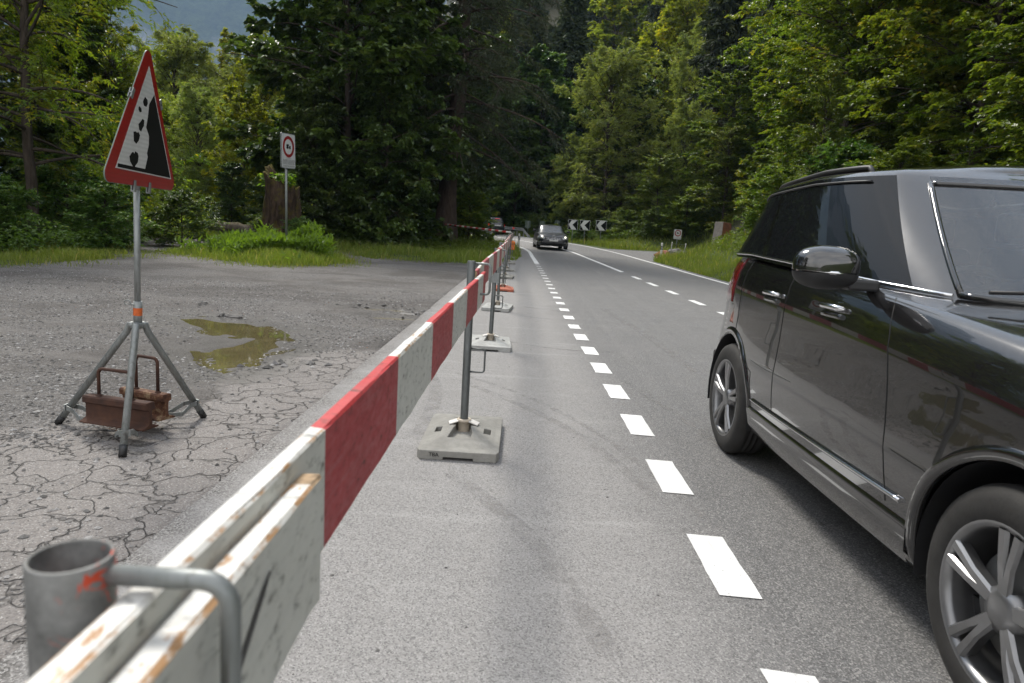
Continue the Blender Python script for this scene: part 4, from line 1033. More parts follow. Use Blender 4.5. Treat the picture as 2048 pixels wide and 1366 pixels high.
def stump():
    x0, y0 = -8.35, 24.0; zg = terrain1(x0, y0); e = empty('tree_stump', (x0, y0, zg)); tag(e, 'tall rotten mossy tree stump with jagged top behind the no camping sign', 'tree stump')
    n, mz = 84, 52; rows = []; rn = random.Random(2)
    for i in range(mz+1):
        s = i/mz; row = []
        for k in range(n):
            a = 2*pi*k/n; topz = 2.28-.26*cos(a)+.30*max(0, cos(a-2.8))**6+.22*mnoise.noise((cos(a)*2, sin(a)*2, 3))+.16*mnoise.noise((cos(a)*8, sin(a)*8, 7)); z = -.15+s*(topz+.15)
            lob = .10*sin(3*a+.6+z*.4)+.06*sin(7*a+1-z*.8)+.24*mnoise.fractal((cos(a)*1.5, sin(a)*1.5, z*.7), 1, 2, 5)-.16*max(0, mnoise.noise((cos(a)*2.4, sin(a)*2.4, z*.9+4)))+.07*mnoise.noise((cos(a)*7, sin(a)*7, z*1.2))+.05*mnoise.noise((cos(a)*15, sin(a)*15, z*1.5))
            r = .54*(1+.30*math.exp(-z*2.2)+.06*(z/2.4))*(1+lob); row.append((r*cos(a)-.08*z*.5, r*sin(a), z))
        rows.append(row+[row[0]])
    for s, dz in ((.86, -.02), (.6, -.22), (.25, -.35), (.01, -.38)):
        row = [( (p[0]+.1)*s-.1, p[1]*s, p[2]+dz+.08*mnoise.noise((p[0]*5, p[1]*5, s))) for p in rows[mz][:-1]]; rows.append(row+[row[0]])
    q = MB(); q.grid(rows, 0, True); q.build('trunk', M['bark_stump'], e)
    return e
stump_o = stump()
def log(a, b, r, lb):
    e = Vector(a); b = Vector(b); n = 20; rows = []
    for i in range(n+1):
        p = e+(b-e)*(i/n); rr = r*(1+.25*mnoise.noise((i*.35, r*9, 0)))
        rows.append([(p.x-e.x+.3*rr*cos(t)*.3, p.y-e.y+rr*cos(t)*(1+.2*mnoise.noise((cos(t)*2, i*.3, 1))), p.z-e.z+rr*sin(t)*(1+.2*mnoise.noise((sin(t)*2, i*.3, 5)))) for t in np.linspace(0, 2*pi, 17)])
    q = MB(); q.grid(rows, 0, True); q.add(rows[0][:-1], [tuple(range(16))]); q.add(rows[-1][:-1], [tuple(range(16))[::-1]])
    o = q.build('fallen_log', M['bark_pale']); o.location = e; tag(o, lb, 'log')
zl = terrain1(-11.5, 27); log((-12.3, 27.1, zl+.62), (-10.45, 26.9, zl+.55), .2, 'fallen mossy log lying on the grass left of the stump')
boulder('root_clump', -10.0, 27.2, (.75, .6, .75), 21, 'gnarled root clump between the fallen log and the stump', M['bark_stump'], 'tree root', .3)
# ------------------------------------------------------------------ vegetation
def leaf_mat(name, dark, light, yel, trans=.38, ycut=.80, rough=.45):
    t = NT(name); a = t.attr('tint'); oi = t.new('ShaderNodeObjectInfo')
    c = t.ramp(a, [(0, dark), (.62, light), (ycut, light), (1, yel)])
    hs = t.new('ShaderNodeHueSaturation'); t.link(c, hs.inputs['Color'])
    t.link(t.math('ADD', .485, t.math('MULTIPLY', oi.outputs['Random'], .03)), hs.inputs['Hue'])
    t.link(t.math('ADD', .82, t.math('MULTIPLY', oi.outputs['Random'], .36)), hs.inputs['Value'])
    c = hs.outputs[0]; t.col(c); t.set(Roughness=rough); t.b.inputs['Specular IOR Level'].default_value = .55
    tr = t.new('ShaderNodeBsdfTranslucent'); m2 = t.mix(1.0, c, (1.0, 1.0, .45), 'MULTIPLY')
    g = t.new('ShaderNodeMix', data_type='RGBA', blend_type='ADD'); g.inputs[0].default_value = 1
    t.link(m2, g.inputs[6]); t.link(m2, g.inputs[7]); t.link(g.outputs[2], tr.inputs[0])
    ms = t.new('ShaderNodeMixShader'); ms.inputs[0].default_value = trans
    t.link(t.b.outputs[0], ms.inputs[1]); t.link(tr.outputs[0], ms.inputs[2]); t.link(ms.outputs[0], t.out.inputs[0])
    return t.mat
LM = {
 'beech': leaf_mat('beech_leaves', (.048, .092, .010), (.160, .212, .022), (.28, .25, .024), .38, .8, .38),
 'maple': leaf_mat('maple_leaves', (.026, .054, .012), (.085, .138, .028), (.12, .15, .03), .28, .9, .38),
 'ash': leaf_mat('ash_leaves', (.066, .108, .010), (.155, .198, .020), (.28, .24, .02), .54),
 'willow': leaf_mat('willow_leaves', (.105, .142, .040), (.195, .235, .068), (.28, .28, .07), .5),
 'spruce': leaf_mat('spruce_needles', (.016, .028, .010), (.036, .054, .017), (.08, .09, .025), .15, .88, .7),
 'shrub': leaf_mat('shrub_leaves', (.036, .072, .013), (.092, .150, .028), (.18, .20, .03), .42),
 'sunny': leaf_mat('sunlit_leaves', (.115, .150, .013), (.200, .228, .025), (.33, .28, .025), .6, .75),
 'grass': leaf_mat('grass_blades', (.085, .115, .014), (.165, .205, .030), (.30, .26, .09), .35, .85, .6),
 'weed': leaf_mat('weed_leaves', (.065, .115, .012), (.125, .195, .022), (.22, .25, .03), .45),
}
def leaves_mesh(P, D, N, L, Wd, fold=.18, curl=.12):
    D = D/np.linalg.norm(D, axis=1)[:, None]; Sd = np.cross(D, N); Sd /= np.maximum(np.linalg.norm(Sd, axis=1), 1e-6)[:, None]; N2 = np.cross(Sd, D)
    L = L[:, None]; Wd = Wd[:, None]
    b = P; l = P+D*L*.45+Sd*Wd*.5+N2*Wd*fold; r = P+D*L*.45-Sd*Wd*.5+N2*Wd*fold; t = P+D*L-N2*L*curl
    V = np.stack([b, r, t, l], 1).reshape(-1, 3); i = 4*np.arange(len(P))[:, None]
    F = np.concatenate([i+np.array([[0, 1, 2]]), i+np.array([[0, 2, 3]])], 1).reshape(-1, 3)
    return V, F
def tubes_np(lines_, sides=5):
    Vs, Fs, o = [], [], 0
    for P, r in lines_:
        P = np.asarray(P); k = len(P); T_ = np.gradient(P, axis=0); T_ /= np.linalg.norm(T_, axis=1)[:, None]+1e-9
        ref = np.array([.31, .2, .93]) if abs(T_[0, 2]) < .8 else np.array([1., .1, 0]); A = np.cross(T_, ref); A /= np.linalg.norm(A, axis=1)[:, None]+1e-9; B = np.cross(T_, A)
        a = 2*pi*np.arange(sides)/sides; R = np.asarray(r)[:, None, None]
        V = P[:, None]+R*(A[:, None]*np.cos(a)[None, :, None]+B[:, None]*np.sin(a)[None, :, None]); Vs.append(V.reshape(-1, 3))
        i = np.arange(k-1)[:, None]*sides; j = np.arange(sides)[None]; j2 = (j+1) % sides
        Fs.append(np.stack([i+j, i+j2, i+sides+j2, i+sides+j], -1).reshape(-1, 4)+o); o += k*sides
    return np.concatenate(Vs), np.concatenate(Fs)
def hd(az, el): return np.stack([np.cos(az)*np.cos(el), np.sin(az)*np.cos(el), np.sin(el)], -1)

def grow(seed, H, cb, prof, nb, el0, el1, nsec, ntw, nlf, L, W, droop=.25, flat=.35, tr=.16, hang=.0, lean=(0, 0), fork=None, curve=.35, needle=False, keep=1.0, tw=1.0, lay=.45):
    g = np.random.RandomState(seed); lines_ = []
    tz = np.linspace(-.3, H*.97, 14); wob = np.cumsum(g.randn(14, 2)*.018*H/14*3, 0); wob -= wob[0]
    tx = np.stack([wob[:, 0]+lean[0]*np.maximum(tz, 0)/H, wob[:, 1]+lean[1]*np.maximum(tz, 0)/H, tz], 1)
    rad = tr*(1-np.clip(tz/H, 0, 1))**.8+.012; rad[0] *= 1.6; rad[1] *= 1.1; lines_.append((tx, rad))
    t = np.sort((np.arange(nb)+g.rand(nb))/nb); z = H*(cb+(1-cb)*t*.97)
    O = np.stack([np.interp(z, tz, tx[:, k]) for k in range(3)], 1); az = np.arange(nb)*2.39996+g.randn(nb)*.5
    ln = prof(t)*(.62+.5*g.rand(nb)); el = el0+(el1-el0)*t+g.randn(nb)*(.08+.35*lay)
    K = 8; s = np.linspace(0, 1, K); bend = np.cumsum(g.randn(nb, K)*.09, 1)
    h = az[:, None]+bend; step = ln[:, None]/(K-1)
    pe = el[:, None]+(droop*-1.5)*s[None]**1.3+curve*(s[None]-.4)*0
    dv = hd(h, pe)*step[..., None]; BP = O[:, None]+np.concatenate([np.zeros((nb, 1, 3)), np.cumsum(dv[:, 1:], 1)], 1)
    for i in range(nb):
        r0_ = min(.26*tr, .013*ln[i]+.004)+.003; lines_.append((BP[i], r0_*(1-.85*s)+.003))
    # secondary
    bi = np.repeat(np.arange(nb), nsec); ss = .08+.92*g.rand(len(bi))**.8; q = ss*(K-1); qi = np.minimum(q.astype(int), K-2); fr = (q-qi)[:, None]
    O2 = BP[bi, qi]*(1-fr)+BP[bi, qi+1]*fr; h2 = h[bi, qi]+np.where(g.rand(len(bi)) < .5, -1, 1)*(.55+.5*g.rand(len(bi)))*(1-.55*ss**4)
    l2 = (.46*ln[bi]*(1.12-.8*ss)+.22)*(.6+.6*g.rand(len(bi))); e2 = pe[bi, qi]*.6+g.randn(len(bi))*lay+.1*lay-.05-hang*.5
    k = g.rand(len(bi)) < keep; O2, h2, l2, e2 = O2[k], h2[k], l2[k], e2[k]; bi = bi[k]; ss = ss[k]
    D2 = hd(h2, e2); m2 = len(O2); l2_ = l2
    for i in range(m2):
        if l2[i] > .45: lines_.append((np.stack([O2[i], O2[i]+D2[i]*l2[i]*.5, O2[i]+D2[i]*l2[i]-np.array([0, 0, .1*l2[i]])]), np.array([.004+.006*l2[i], .003+.003*l2[i], .002])))
    # twigs
    ti = np.repeat(np.arange(m2), ntw); s3 = .10+.92*g.rand(len(ti)); O3 = O2[ti]+D2[ti]*(l2[ti]*s3)[:, None]; O3[:, 2] -= .1*l2[ti]*s3**2
    h3 = h2[ti]+np.where(g.rand(len(ti)) < .5, -1, 1)*(.4+.6*g.rand(len(ti))); e3 = e2[ti]*.6+g.randn(len(ti))*(.1+lay)-.08-hang
    l3 = tw*(.30*l2[ti]*(1.1-.6*s3)+.14)*(.6+.7*g.rand(len(ti))); D3 = hd(h3, e3)
    # leaves
    li_ = np.repeat(np.arange(len(ti)), nlf); s4 = np.tile((np.arange(nlf)+.6)/nlf, len(ti))+g.randn(len(li_))*.04
    P = O3[li_]+D3[li_]*(l3[li_]*s4)[:, None]; P[:, 2] -= .12*l3[li_]*s4**2
    sgn = np.where(np.tile(np.arange(nlf), len(ti)) % 2 == 0, 1, -1)
    n4 = len(li_)
    if needle:
        dl = D3[li_]+.55*g.randn(n4, 3)*np.array([1, 1, .7]); dl[:, 2] -= .15; nn = g.randn(n4, 3)
    else:
        dl = hd(h3[li_]+sgn*(.5+.5*g.rand(n4)), g.randn(n4)*.28-.22-hang*.4); nn = np.stack([g.randn(n4)*flat, g.randn(n4)*flat, np.ones(n4)], 1)
    sc = .65+.6*g.rand(n4)
    V, F = leaves_mesh(P, dl, nn, L*sc, W*sc)
    tint = np.clip(.12+.55*g.rand(n4)+.22*g.randn(nb)[bi][ti][li_]*.6+.16*g.randn(m2)[ti][li_], 0, 1)
    tint = np.where(g.rand(n4) < .03, 1, tint)
    return (V, F, np.repeat(tint, 4)), tubes_np(lines_)

def proto(name, mat, barkm, **kw):
    (V, F, t), (WV, WF) = grow(**kw)
    a = np_mesh('crown', V, F, LM[mat], tint=t); b = np_mesh('trunk', WV, WF, barkm, smooth=True)
    ma, mb = a.data, b.data; bpy.data.objects.remove(a); bpy.data.objects.remove(b)
    return dict(name=name, crown=ma, trunk=mb, H=kw['H'])
rnd = lambda a, p=.5: (lambda t: a*(np.sin(pi*np.clip(.12+.86*t, 0, 1)**p)**.8+.06))
egg = lambda a: (lambda t: a*np.clip(1.05-.0*t, 0, 1)*np.sqrt(np.clip(1-(t*1.02-.18)**2/.72, .02, 1)))
rd2 = lambda a: (lambda t: a*np.sqrt(np.clip(1-((t-.42)/.64)**2, .05, 1)))
cone = lambda a: (lambda t: a*(1.03-t)**.85+.12)
PR = {
 'beech': proto('beech_tree', 'beech', M['bark'], seed=11, H=14, cb=.05, prof=rd2(4.7), nb=80, el0=.05, el1=1.1, nsec=8, ntw=9, nlf=9, L=.175, W=.125, droop=.26, flat=.36, tr=.17, lay=.24),
 'beech2': proto('beech_tree', 'beech', M['bark'], seed=12, H=12, cb=.02, prof=egg(4.6), nb=74, el0=.0, el1=1.05, nsec=8, ntw=9, nlf=9, L=.165, W=.118, droop=.28, flat=.36, tr=.13, lay=.2),
 'maple': proto('maple_tree', 'maple', M['bark'], seed=21, H=16, cb=.04, prof=egg(4.4), nb=78, el0=.05, el1=1.15, nsec=8, ntw=8, nlf=8, L=.26, W=.22, droop=.25, flat=.42, tr=.16, lay=.36),
 'maple2': proto('maple_tree', 'maple', M['bark'], seed=22, H=14, cb=.02, prof=egg(4.1), nb=74, el0=.0, el1=1.1, nsec=8, ntw=8, nlf=8, L=.25, W=.21, droop=.28, flat=.42, tr=.13, lay=.36),
 'ash': proto('ash_tree', 'ash', M['bark'], seed=31, H=13, cb=.17, prof=egg(5.0), nb=52, el0=.1, el1=1.05, nsec=8, ntw=8, nlf=13, L=.17, W=.062, droop=.34, flat=.6, tr=.19, keep=.9, tw=1.3, lay=.4),
 'willow': proto('willow_tree', 'willow', M['bark'], seed=41, H=12, cb=.02, prof=rd2(4.0), nb=84, el0=.25, el1=1.2, nsec=9, ntw=8, nlf=9, L=.19, W=.065, droop=.3, flat=.9, tr=.14, hang=.05, lay=.55),
 'sunny': proto('roadside_tree', 'sunny', M['bark'], seed=51, H=12, cb=.03, prof=rd2(4.0), nb=74, el0=.15, el1=1.15, nsec=8, ntw=8, nlf=8, L=.20, W=.13, droop=.25, flat=.7, tr=.13, lay=.5),
 'poplar': proto('poplar_tree', 'sunny', M['bark'], seed=61, H=18, cb=.2, prof=lambda t: 1.5*np.sin(pi*np.clip(.1+.85*t, 0, 1))+.35, nb=60, el0=.8, el1=1.2, nsec=5, ntw=6, nlf=6, L=.26, W=.16, droop=.1, flat=.6, tr=.16, keep=.7),
 'spruce': proto('spruce_tree', 'spruce', M['bark_spruce'], seed=71, H=30, cb=.17, prof=cone(5.6), nb=170, el0=-.10, el1=.45, nsec=10, ntw=9, nlf=9, L=.15, W=.040, droop=.32, tr=.48, hang=.38, needle=True, tw=1.5, keep=.9, lay=.18),
 'fspruce': proto('spruce_tree', 'spruce', M['bark_spruce'], seed=72, H=22, cb=.06, prof=cone(3.6), nb=110, el0=-.15, el1=.4, nsec=6, ntw=5, nlf=4, L=.60, W=.20, droop=.3, tr=.25, hang=.35, needle=True, tw=1.3, lay=.2),
 'fdecid': proto('broadleaf_tree', 'beech', M['bark'], seed=81, H=16, cb=.05, prof=rd2(5.0), nb=56, el0=.2, el1=1.15, nsec=7, ntw=6, nlf=6, L=.55, W=.38, droop=.25, flat=.8, tr=.18, lay=.5),
 'fdecid2': proto('broadleaf_tree', 'sunny', M['bark'], seed=82, H=16, cb=.05, prof=rd2(4.8), nb=54, el0=.2, el1=1.15, nsec=7, ntw=6, nlf=6, L=.52, W=.36, droop=.25, flat=.8, tr=.18, lay=.5),
 'shrub': proto('shrub', 'shrub', M['bark'], seed=91, H=2.6, cb=.02, prof=egg(1.5), nb=36, el0=.3, el1=1.1, nsec=6, ntw=7, nlf=8, L=.11, W=.075, droop=.25, flat=.6, tr=.025),
 'shrub2': proto('shrub', 'beech', M['bark'], seed=92, H=3.4, cb=.02, prof=egg(1.7), nb=40, el0=.2, el1=1.1, nsec=6, ntw=7, nlf=8, L=.115, W=.08, droop=.32, flat=.5, tr=.03, lay=.25),
}
TR = random.Random(99)
def plant(k, x, y, h, label, cat='tree', group=None, wid=1.0, rot=None, lean=None, z=None, parts=True):
    p = PR[k]; s = h/p['H']; e = empty(p['name'], (x, y, (terrain1(x, y) if z is None else z)-.03), TR.uniform(0, 6.28) if rot is None else rot)
    e.scale = (s*wid, s*wid, s); tag(e, label, cat, group)
    if lean: e.rotation_euler = (lean[0], lean[1], e.rotation_euler.z)
    for nm in ('trunk', 'crown'):
        link(bpy.data.objects.new(nm, p[nm]), e)
    return e

# left edge and lot
plant('ash', -13.9, 19.4, 13.0, 'ash tree with dark slender trunk, its leaves hanging over the rockfall sign', wid=.80, rot=1.2, lean=(0, .02))
plant('ash', -17.0, 21.0, 14, 'ash trunk cut off by the left border of the photo', wid=.8, rot=4)
plant('maple2', -17.2, 25.5, 9, 'dark maple directly behind the left ash tree', wid=1.0)
plant('maple2', -19.5, 28, 13, 'maple at the far left behind the ash trees')
plant('ash', -16.3, 27.5, 8.0, 'small ash tree behind the rockfall sign', wid=.9)
plant('sunny', -24.5, 37, 8, 'light green tree at the far left, seen between the ash trees')
for i, (x, y, h) in enumerate(((-21, 9, 15), (-23.5, 3, 17), (-22, -4, 16), (-26, -10, 18), (-25, 15, 16))):
    plant('maple', x, y, h, ['maple at the left side of the lot', 'tall maple beyond the left side of the lot', 'maple behind the viewer on the left', 'far maple behind the viewer on the left', 'maple beyond the bushes at the left border'][i], group='maples around the lot')
plant('maple2', -13.1, 31, 3.3, 'low rounded dark maple behind the fallen log', wid=1.2)
for i, (x, y, h, lb) in enumerate((
  (-13.0, 17.0, 1.5, 'dark bush at the left border on the lot edge'), (-11.9, 19.6, 1.7, 'dark bush under the left ash tree'),
  (-11.2, 22.6, 1.6, 'dark bush right of the left ash tree, behind the sign mast'), (-14.3, 21.6, 2.3, 'tall dark bush behind the left ash trunk'),
  (-16.6, 25.4, 2.6, 'tall dark bush behind the rockfall sign'), (-15.2, 17.4, 2.0, 'dark bush cut by the left border'), (-11.9, 33.5, 2.4, 'ivy-covered rounded bush left of the stump'), (-12.6, 15.2, .9, 'low dark bush nearest to the lot at the left border'))):
    plant('shrub', x, y, h, lb, 'bush', 'bushes on the left lot edge', wid=1.25)
# sunny clearing behind
for k, x, y, h, wd, lb in (
  ('willow', -22.5, 45, 11.0, 1.1, 'pale feathery willow in the sunlit clearing, left of centre'), ('sunny', -27.5, 48, 10.5, 1.1, 'sunlit yellow-green tree just right of the rockfall sign'),
  ('willow', -19.0, 47, 10.0, 1.1, 'pale willow right of the tall sunlit tree gap'), ('sunny', -16.4, 43, 10.8, .62, 'tall sunlit tree whose crown stands against the blue mountain'),
  ('sunny', -32, 50, 11, 1.2, 'sunlit tree behind the rockfall sign plate'), ('willow', -25.5, 56, 11, 1.2, 'willow at the back of the clearing'), ('sunny', -21, 40, 6.5, 1.1, 'low yellow-leaved tree in the clearing'),
  ('willow', -18.0, 38, 7.0, 1.1, 'low bright tree left of the tree stump'), ('sunny', -14.6, 36, 6.5, 1.1, 'low yellow-green tree directly behind the tree stump'), ('sunny', -37, 58, 14, 1.2, 'sunlit tree far left in the clearing'), ('sunny', -19.5, 60, 13, 1.1, 'sunlit tree at the back of the clearing on its right side')):
    plant(k, x, y, h, lb, 'tree', 'sunlit trees of the clearing', wid=wd)
plant('poplar', -37.5, 76, 18.5, 'thin poplar against the mountain, left of two', 'tree', 'two thin poplars', wid=1.3)
plant('poplar', -32.8, 77, 19.5, 'thin poplar against the mountain, right of two', 'tree', 'two thin poplars', wid=1.0)
# dark centre-left mass and the big spruce
for k, x, y, h, wd, lb in (
  ('maple', -9.0, 33.0, 17, .55, 'dark maple right behind the tree stump'), ('maple', -7.9, 31.0, 18, 1.0, 'dark maple between the stump and the big spruce'), ('maple2', -5.9, 29.6, 9.0, .9, 'lower dark maple with drooping leaves left of the spruce trunk'),
  ('maple', -9.4, 39.5, 18, .75, 'tall dark maple behind the stump maples'), ('maple', -9.0, 37, 19, 1.0, 'tall dark maple in the second row left of the spruce'), ('maple2', -8.6, 28.2, 6.5, .9, 'small dark maple by the gravel strip'), ('maple2', -3.2, 41.5, 5.0, .8, 'small bright maple behind the spruce trunk'), ('maple', -6.4, 42, 16, 1.0, 'dark maple directly behind the spruce')):
    plant(k, x, y, h, lb, wid=wd)
plant('spruce', -4.1, 36.8, 31, 'big old spruce with drooping branches and bare lower trunk beside the road', rot=.6, lean=(0, RAD(2.6)), wid=1.0)
# dark wood behind the bend
for i, (k, x, y, h) in enumerate((('maple', -9, 74, 20), ('maple', -3.5, 72, 19), ('maple2', 1.5, 71.5, 18), ('fspruce', 4.0, 78, 26), ('maple', -14, 78, 22), ('fspruce', -6, 82, 27), ('maple', 6.5, 74, 17), ('maple2', -1.0, 67.5, 11), ('maple', -19, 82, 22), ('maple2', -5.8, 69.3, 8), ('fspruce', 0, 84, 26), ('maple2', 3.6, 66.5, 7))):
    plant(k, x, y, h, ['dark maple behind the dark car, leftmost in the wood', 'dark maple above the dark car', 'dark maple above the grey-green signs', 'spruce behind the grey-green signs', 'dark maple behind the far guard rail', 'spruce rising behind the dark car', 'dark maple behind the pale willow', 'smaller maple overhanging the end of the far guard rail', 'dark maple at the left end of the far guard rail', 'low maple at the far guard rail behind the dark car', 'spruce between the dark car and the grey-green signs', 'low light maple behind the grey-green signs'][i], group='dark trees behind the bend', wid=1.15)
# right side of the road
for k, x, y, h, wd, lb in (
  ('willow', 6.9, 61, 15.0, 1.05, 'pale round willow above the chevron signs'), ('willow', 4.6, 63.5, 8.5, 1.0, 'lower pale willow left of the chevron signs'), ('maple2', 9.0, 66, 15, 1.1, 'dark maple behind the pale willow, to its right'),
  ('willow', 11.9, 54, 9.5, .9, 'pale bushy willow right of the chevron signs'), ('beech2', 9.8, 51.5, 6.0, 1.0, 'small beech behind the side road'), ('beech2', 14.2, 50, 10, 1.1, 'beech above the small white sign'),
  ('sunny', 17.5, 82, 27, .95, 'tall yellowish ash standing out above the right wood'), ('willow', 16.5, 68, 18, .9, 'pale tree below the tall yellowish ash'), ('beech', 12.5, 74, 17, 1.0, 'beech left of the tall yellowish ash'),
  ('beech', 17.6, 43.5, 14, 1.0, 'beech above the concrete block'), ('beech2', 13.4, 47.0, 6.5, .95, 'small beech left of the concrete block'), ('beech', 19.5, 49, 18, 1.0, 'tall beech behind the concrete block'),
  ('beech', 13.6, 31, 14, 1.0, 'beech with layered branches above the grass bank'), ('beech2', 13.6, 34.0, 6.5, .9, 'low beech behind the roof line of the charcoal car'), ('beech', 16.5, 35, 16, 1.0, 'tall beech in the second row above the grass bank'),
  ('beech', 14.6, 23.5, 14, 1.0, 'large beech behind the charcoal car'), ('beech', 17.5, 27, 16, 1.0, 'tall beech in the second row behind the charcoal car'), ('beech2', 13.6, 17.6, 9.5, 1.0, 'beech at the right border with long low sprays of leaves'),
  ('beech', 18.2, 19.5, 15, 1.0, 'tall beech cut by the upper right corner'), ('beech2', 15.0, 14.0, 8.0, 1.0, 'beech at the far right behind the windscreen'), ('beech', 21, 24, 17, 1.1, 'beech in the third row at the right'), ('beech', 21, 32, 19, 1.1, 'beech in the third row behind the grass bank'),
  ('beech2', 10.9, 26.4, 5.8, .62, 'narrow bushy beech rising behind the rear window of the charcoal car'), ('fspruce', 15.5, 60, 24, 1.0, 'dark spruce behind the beeches, right of the tall ash'), ('fspruce', 19, 55, 27, 1.0, 'dark spruce high above the concrete block')):
    plant(k, x, y, h, lb, wid=wd)
for i, (k, x, y, h) in enumerate((('beech', 14.5, 8.5, 13), ('beech2', 13.2, 3.0, 10), ('beech', 19, 4, 16), ('beech', 20, 12, 16), ('beech', 17, -4, 15))):
    plant(k, x, y, h, ['beech on the bank right of the charcoal car bonnet', 'low beech beside the viewer on the right bank', 'tall beech on the right bank', 'tall beech behind the right bank beeches', 'beech behind the viewer on the right bank'][i], group='beeches beside the viewer')
for i, (k, x, y, h, lb) in enumerate((('shrub', 6.6, 55, 1.6, 'shrub right behind the rightmost chevron sign'), ('shrub', 4.6, 55.4, 1.5, 'shrub behind the middle chevron sign'), ('shrub2', 7.9, 52.6, 2.2, 'shrub right of the chevron signs'), ('shrub', 9.2, 49.5, 1.7, 'shrub on the far side of the side road'),
   ('shrub2', 11.3, 48.6, 2.6, 'shrub behind the small white sign'), ('shrub2', 10.5, 29.5, 2.6, 'green shrub at the top of the grass bank'), ('shrub', 11.2, 24.5, 2.6, 'shrub on the bank behind the charcoal car'), ('shrub2', 11.0, 21.0, 2.4, 'yellowish shrub beside the rear window of the charcoal car'), ('shrub2', 13.6, 36.6, 2.6, 'shrub beside the concrete block'),
   ('shrub2', 14.2, 41.2, 3.4, 'shrub hanging over the concrete block from behind'), ('shrub', -3.2, 62.9+6, 2.0, 'shrub behind the far guard rail'), ('shrub', 1.4, 63.4, 1.8, 'shrub at the feet of the grey-green signs'), ('shrub', -7.55, 23.3, .95, 'low green shrub at the right foot of the tree stump'), ('shrub', -9.2, 24.6, 1.1, 'low green shrub at the left foot of the tree stump'), ('shrub', -5.2, 33.4, 1.6, 'shrub in the shade left of the spruce'), ('shrub', -7.6, 30.2, 1.5, 'shrub in the shade by the gravel strip'), ('shrub2', -3.0, 38.8, 2.8, 'bright shrub right behind the spruce trunk'), ('shrub', 3.0, 58.2+4, 1.7, 'shrub left of the first chevron sign'))):
    plant(k, x, y, h, lb, 'bush', 'shrubs along the wood', wid=1.25)
# wooded hillside
hr = random.Random(5); cnt = 0; pts_h = []
for _ in range(4000):
    if len(pts_h) >= 230: break
    y = 84+240*hr.random()**1.15; x = hr.uniform(-.075, .78)*y
    if all((x-a)**2+(y-b)**2 > (2.9+.016*y)**2 for a, b in pts_h): pts_h.append((x, y))
for x, y in pts_h:
    fx = hr.random(); patch = mnoise.noise((x*.02, y*.02, 3))
    k = 'fspruce' if fx < .42+.5*patch else ('fdecid' if hr.random() < .6 else 'fdecid2')
    lb = 'dark pointed spruce among many on the wooded hillside' if k == 'fspruce' else ('green round-crowned tree among many on the wooded hillside' if k == 'fdecid' else 'yellow-green round-crowned tree among many on the wooded hillside')
    plant(k, x, y, hr.uniform(17, 27) if k == 'fspruce' else hr.uniform(12, 19), lb, 'tree', 'spruces on the hillside' if k == 'fspruce' else ('green trees on the hillside' if k == 'fdecid' else 'yellow-green trees on the hillside'), wid=hr.uniform(.9, 1.25))

# ------------------------------------------------------------------ grass, weeds, undergrowth
def sample(poly, n, rng, dens=None):
    P = np.array(poly); a, b = P.min(0), P.max(0); out = np.zeros((0, 2))
    while len(out) < n:
        q = a+(b-a)*rng.rand(n*2, 2); k = inpoly(q[:, 0], q[:, 1], poly)
        if dens is not None: k &= rng.rand(len(q)) < dens(q[:, 0], q[:, 1])
        out = np.concatenate([out, q[k]])
    return out[:n]
def ground_z(x, y): return np.maximum(gz(x, y), terrain(x, y)-.05)
def blades(name, p, hmin, hmax, w, seed, mat='grass', lean=.45):
    g = np.random.RandomState(seed); n = len(p); z = ground_z(p[:, 0], p[:, 1])-.01; pat = vnoise(p[:, 0], p[:, 1], .7, seed)
    h = (hmin+(hmax-hmin)*g.rand(n)**1.5)*(.45+1.1*pat); az = g.rand(n)*2*pi; ld = g.rand(n)*2*pi; l = lean*h*(.3+g.rand(n))
    b = np.stack([p[:, 0], p[:, 1], z], 1); s = np.stack([np.cos(az), np.sin(az), 0*az], 1)*(w*(.6+.8*g.rand(n)))[:, None]
    d = np.stack([np.cos(ld)*l, np.sin(ld)*l, 0*l], 1); m1 = b+d*.35+np.stack([0*h, 0*h, h*.62], 1); t = b+d+np.stack([0*h, 0*h, h*.95], 1)
    V = np.stack([b-s*.5, b+s*.5, m1+s*.38, m1-s*.38, t], 1).reshape(-1, 3); i = 5*np.arange(n)[:, None]
    F = np.concatenate([i+[[0, 1, 2]], i+[[0, 2, 3]], i+[[3, 2, 4]]], 1).reshape(-1, 3)
    tint = np.clip(.15+.5*g.rand(n)+.5*(vnoise(p[:, 0], p[:, 1], .35, seed+3)-.4), 0, 1); tint = np.where(g.rand(n) < .06, 1, tint)
    o = np_mesh(name, V, F, LM[mat], tint=np.repeat(tint, 5)); return tag(o, kind='stuff')
def cover(name, p, hmax, L, W, seed, mat, flat=.5, upright=.2, lay=1.0):
    g = np.random.RandomState(seed); n = len(p); z = ground_z(p[:, 0], p[:, 1])
    m = .35+.9*vnoise(p[:, 0], p[:, 1], 1.1, seed)*vnoise(p[:, 0], p[:, 1], .45, seed+1)*1.6
    zz = z+hmax*m*g.rand(n)**lay; P = np.stack([p[:, 0], p[:, 1], zz], 1); az = g.rand(n)*2*pi; d = hd(az, upright+g.randn(n)*.4)
    nn = np.stack([g.randn(n)*flat, g.randn(n)*flat, np.ones(n)], 1); sc = .6+.7*g.rand(n); V, F = leaves_mesh(P, d, nn, L*sc, W*sc)
    tint = np.clip(.15+.5*g.rand(n)+.4*(vnoise(p[:, 0], p[:, 1], .5, seed+2)-.4), 0, 1)
    o = np_mesh(name, V, F, LM[mat], tint=np.repeat(tint, 4)); return tag(o, kind='stuff')
g0 = np.random.RandomState(77)
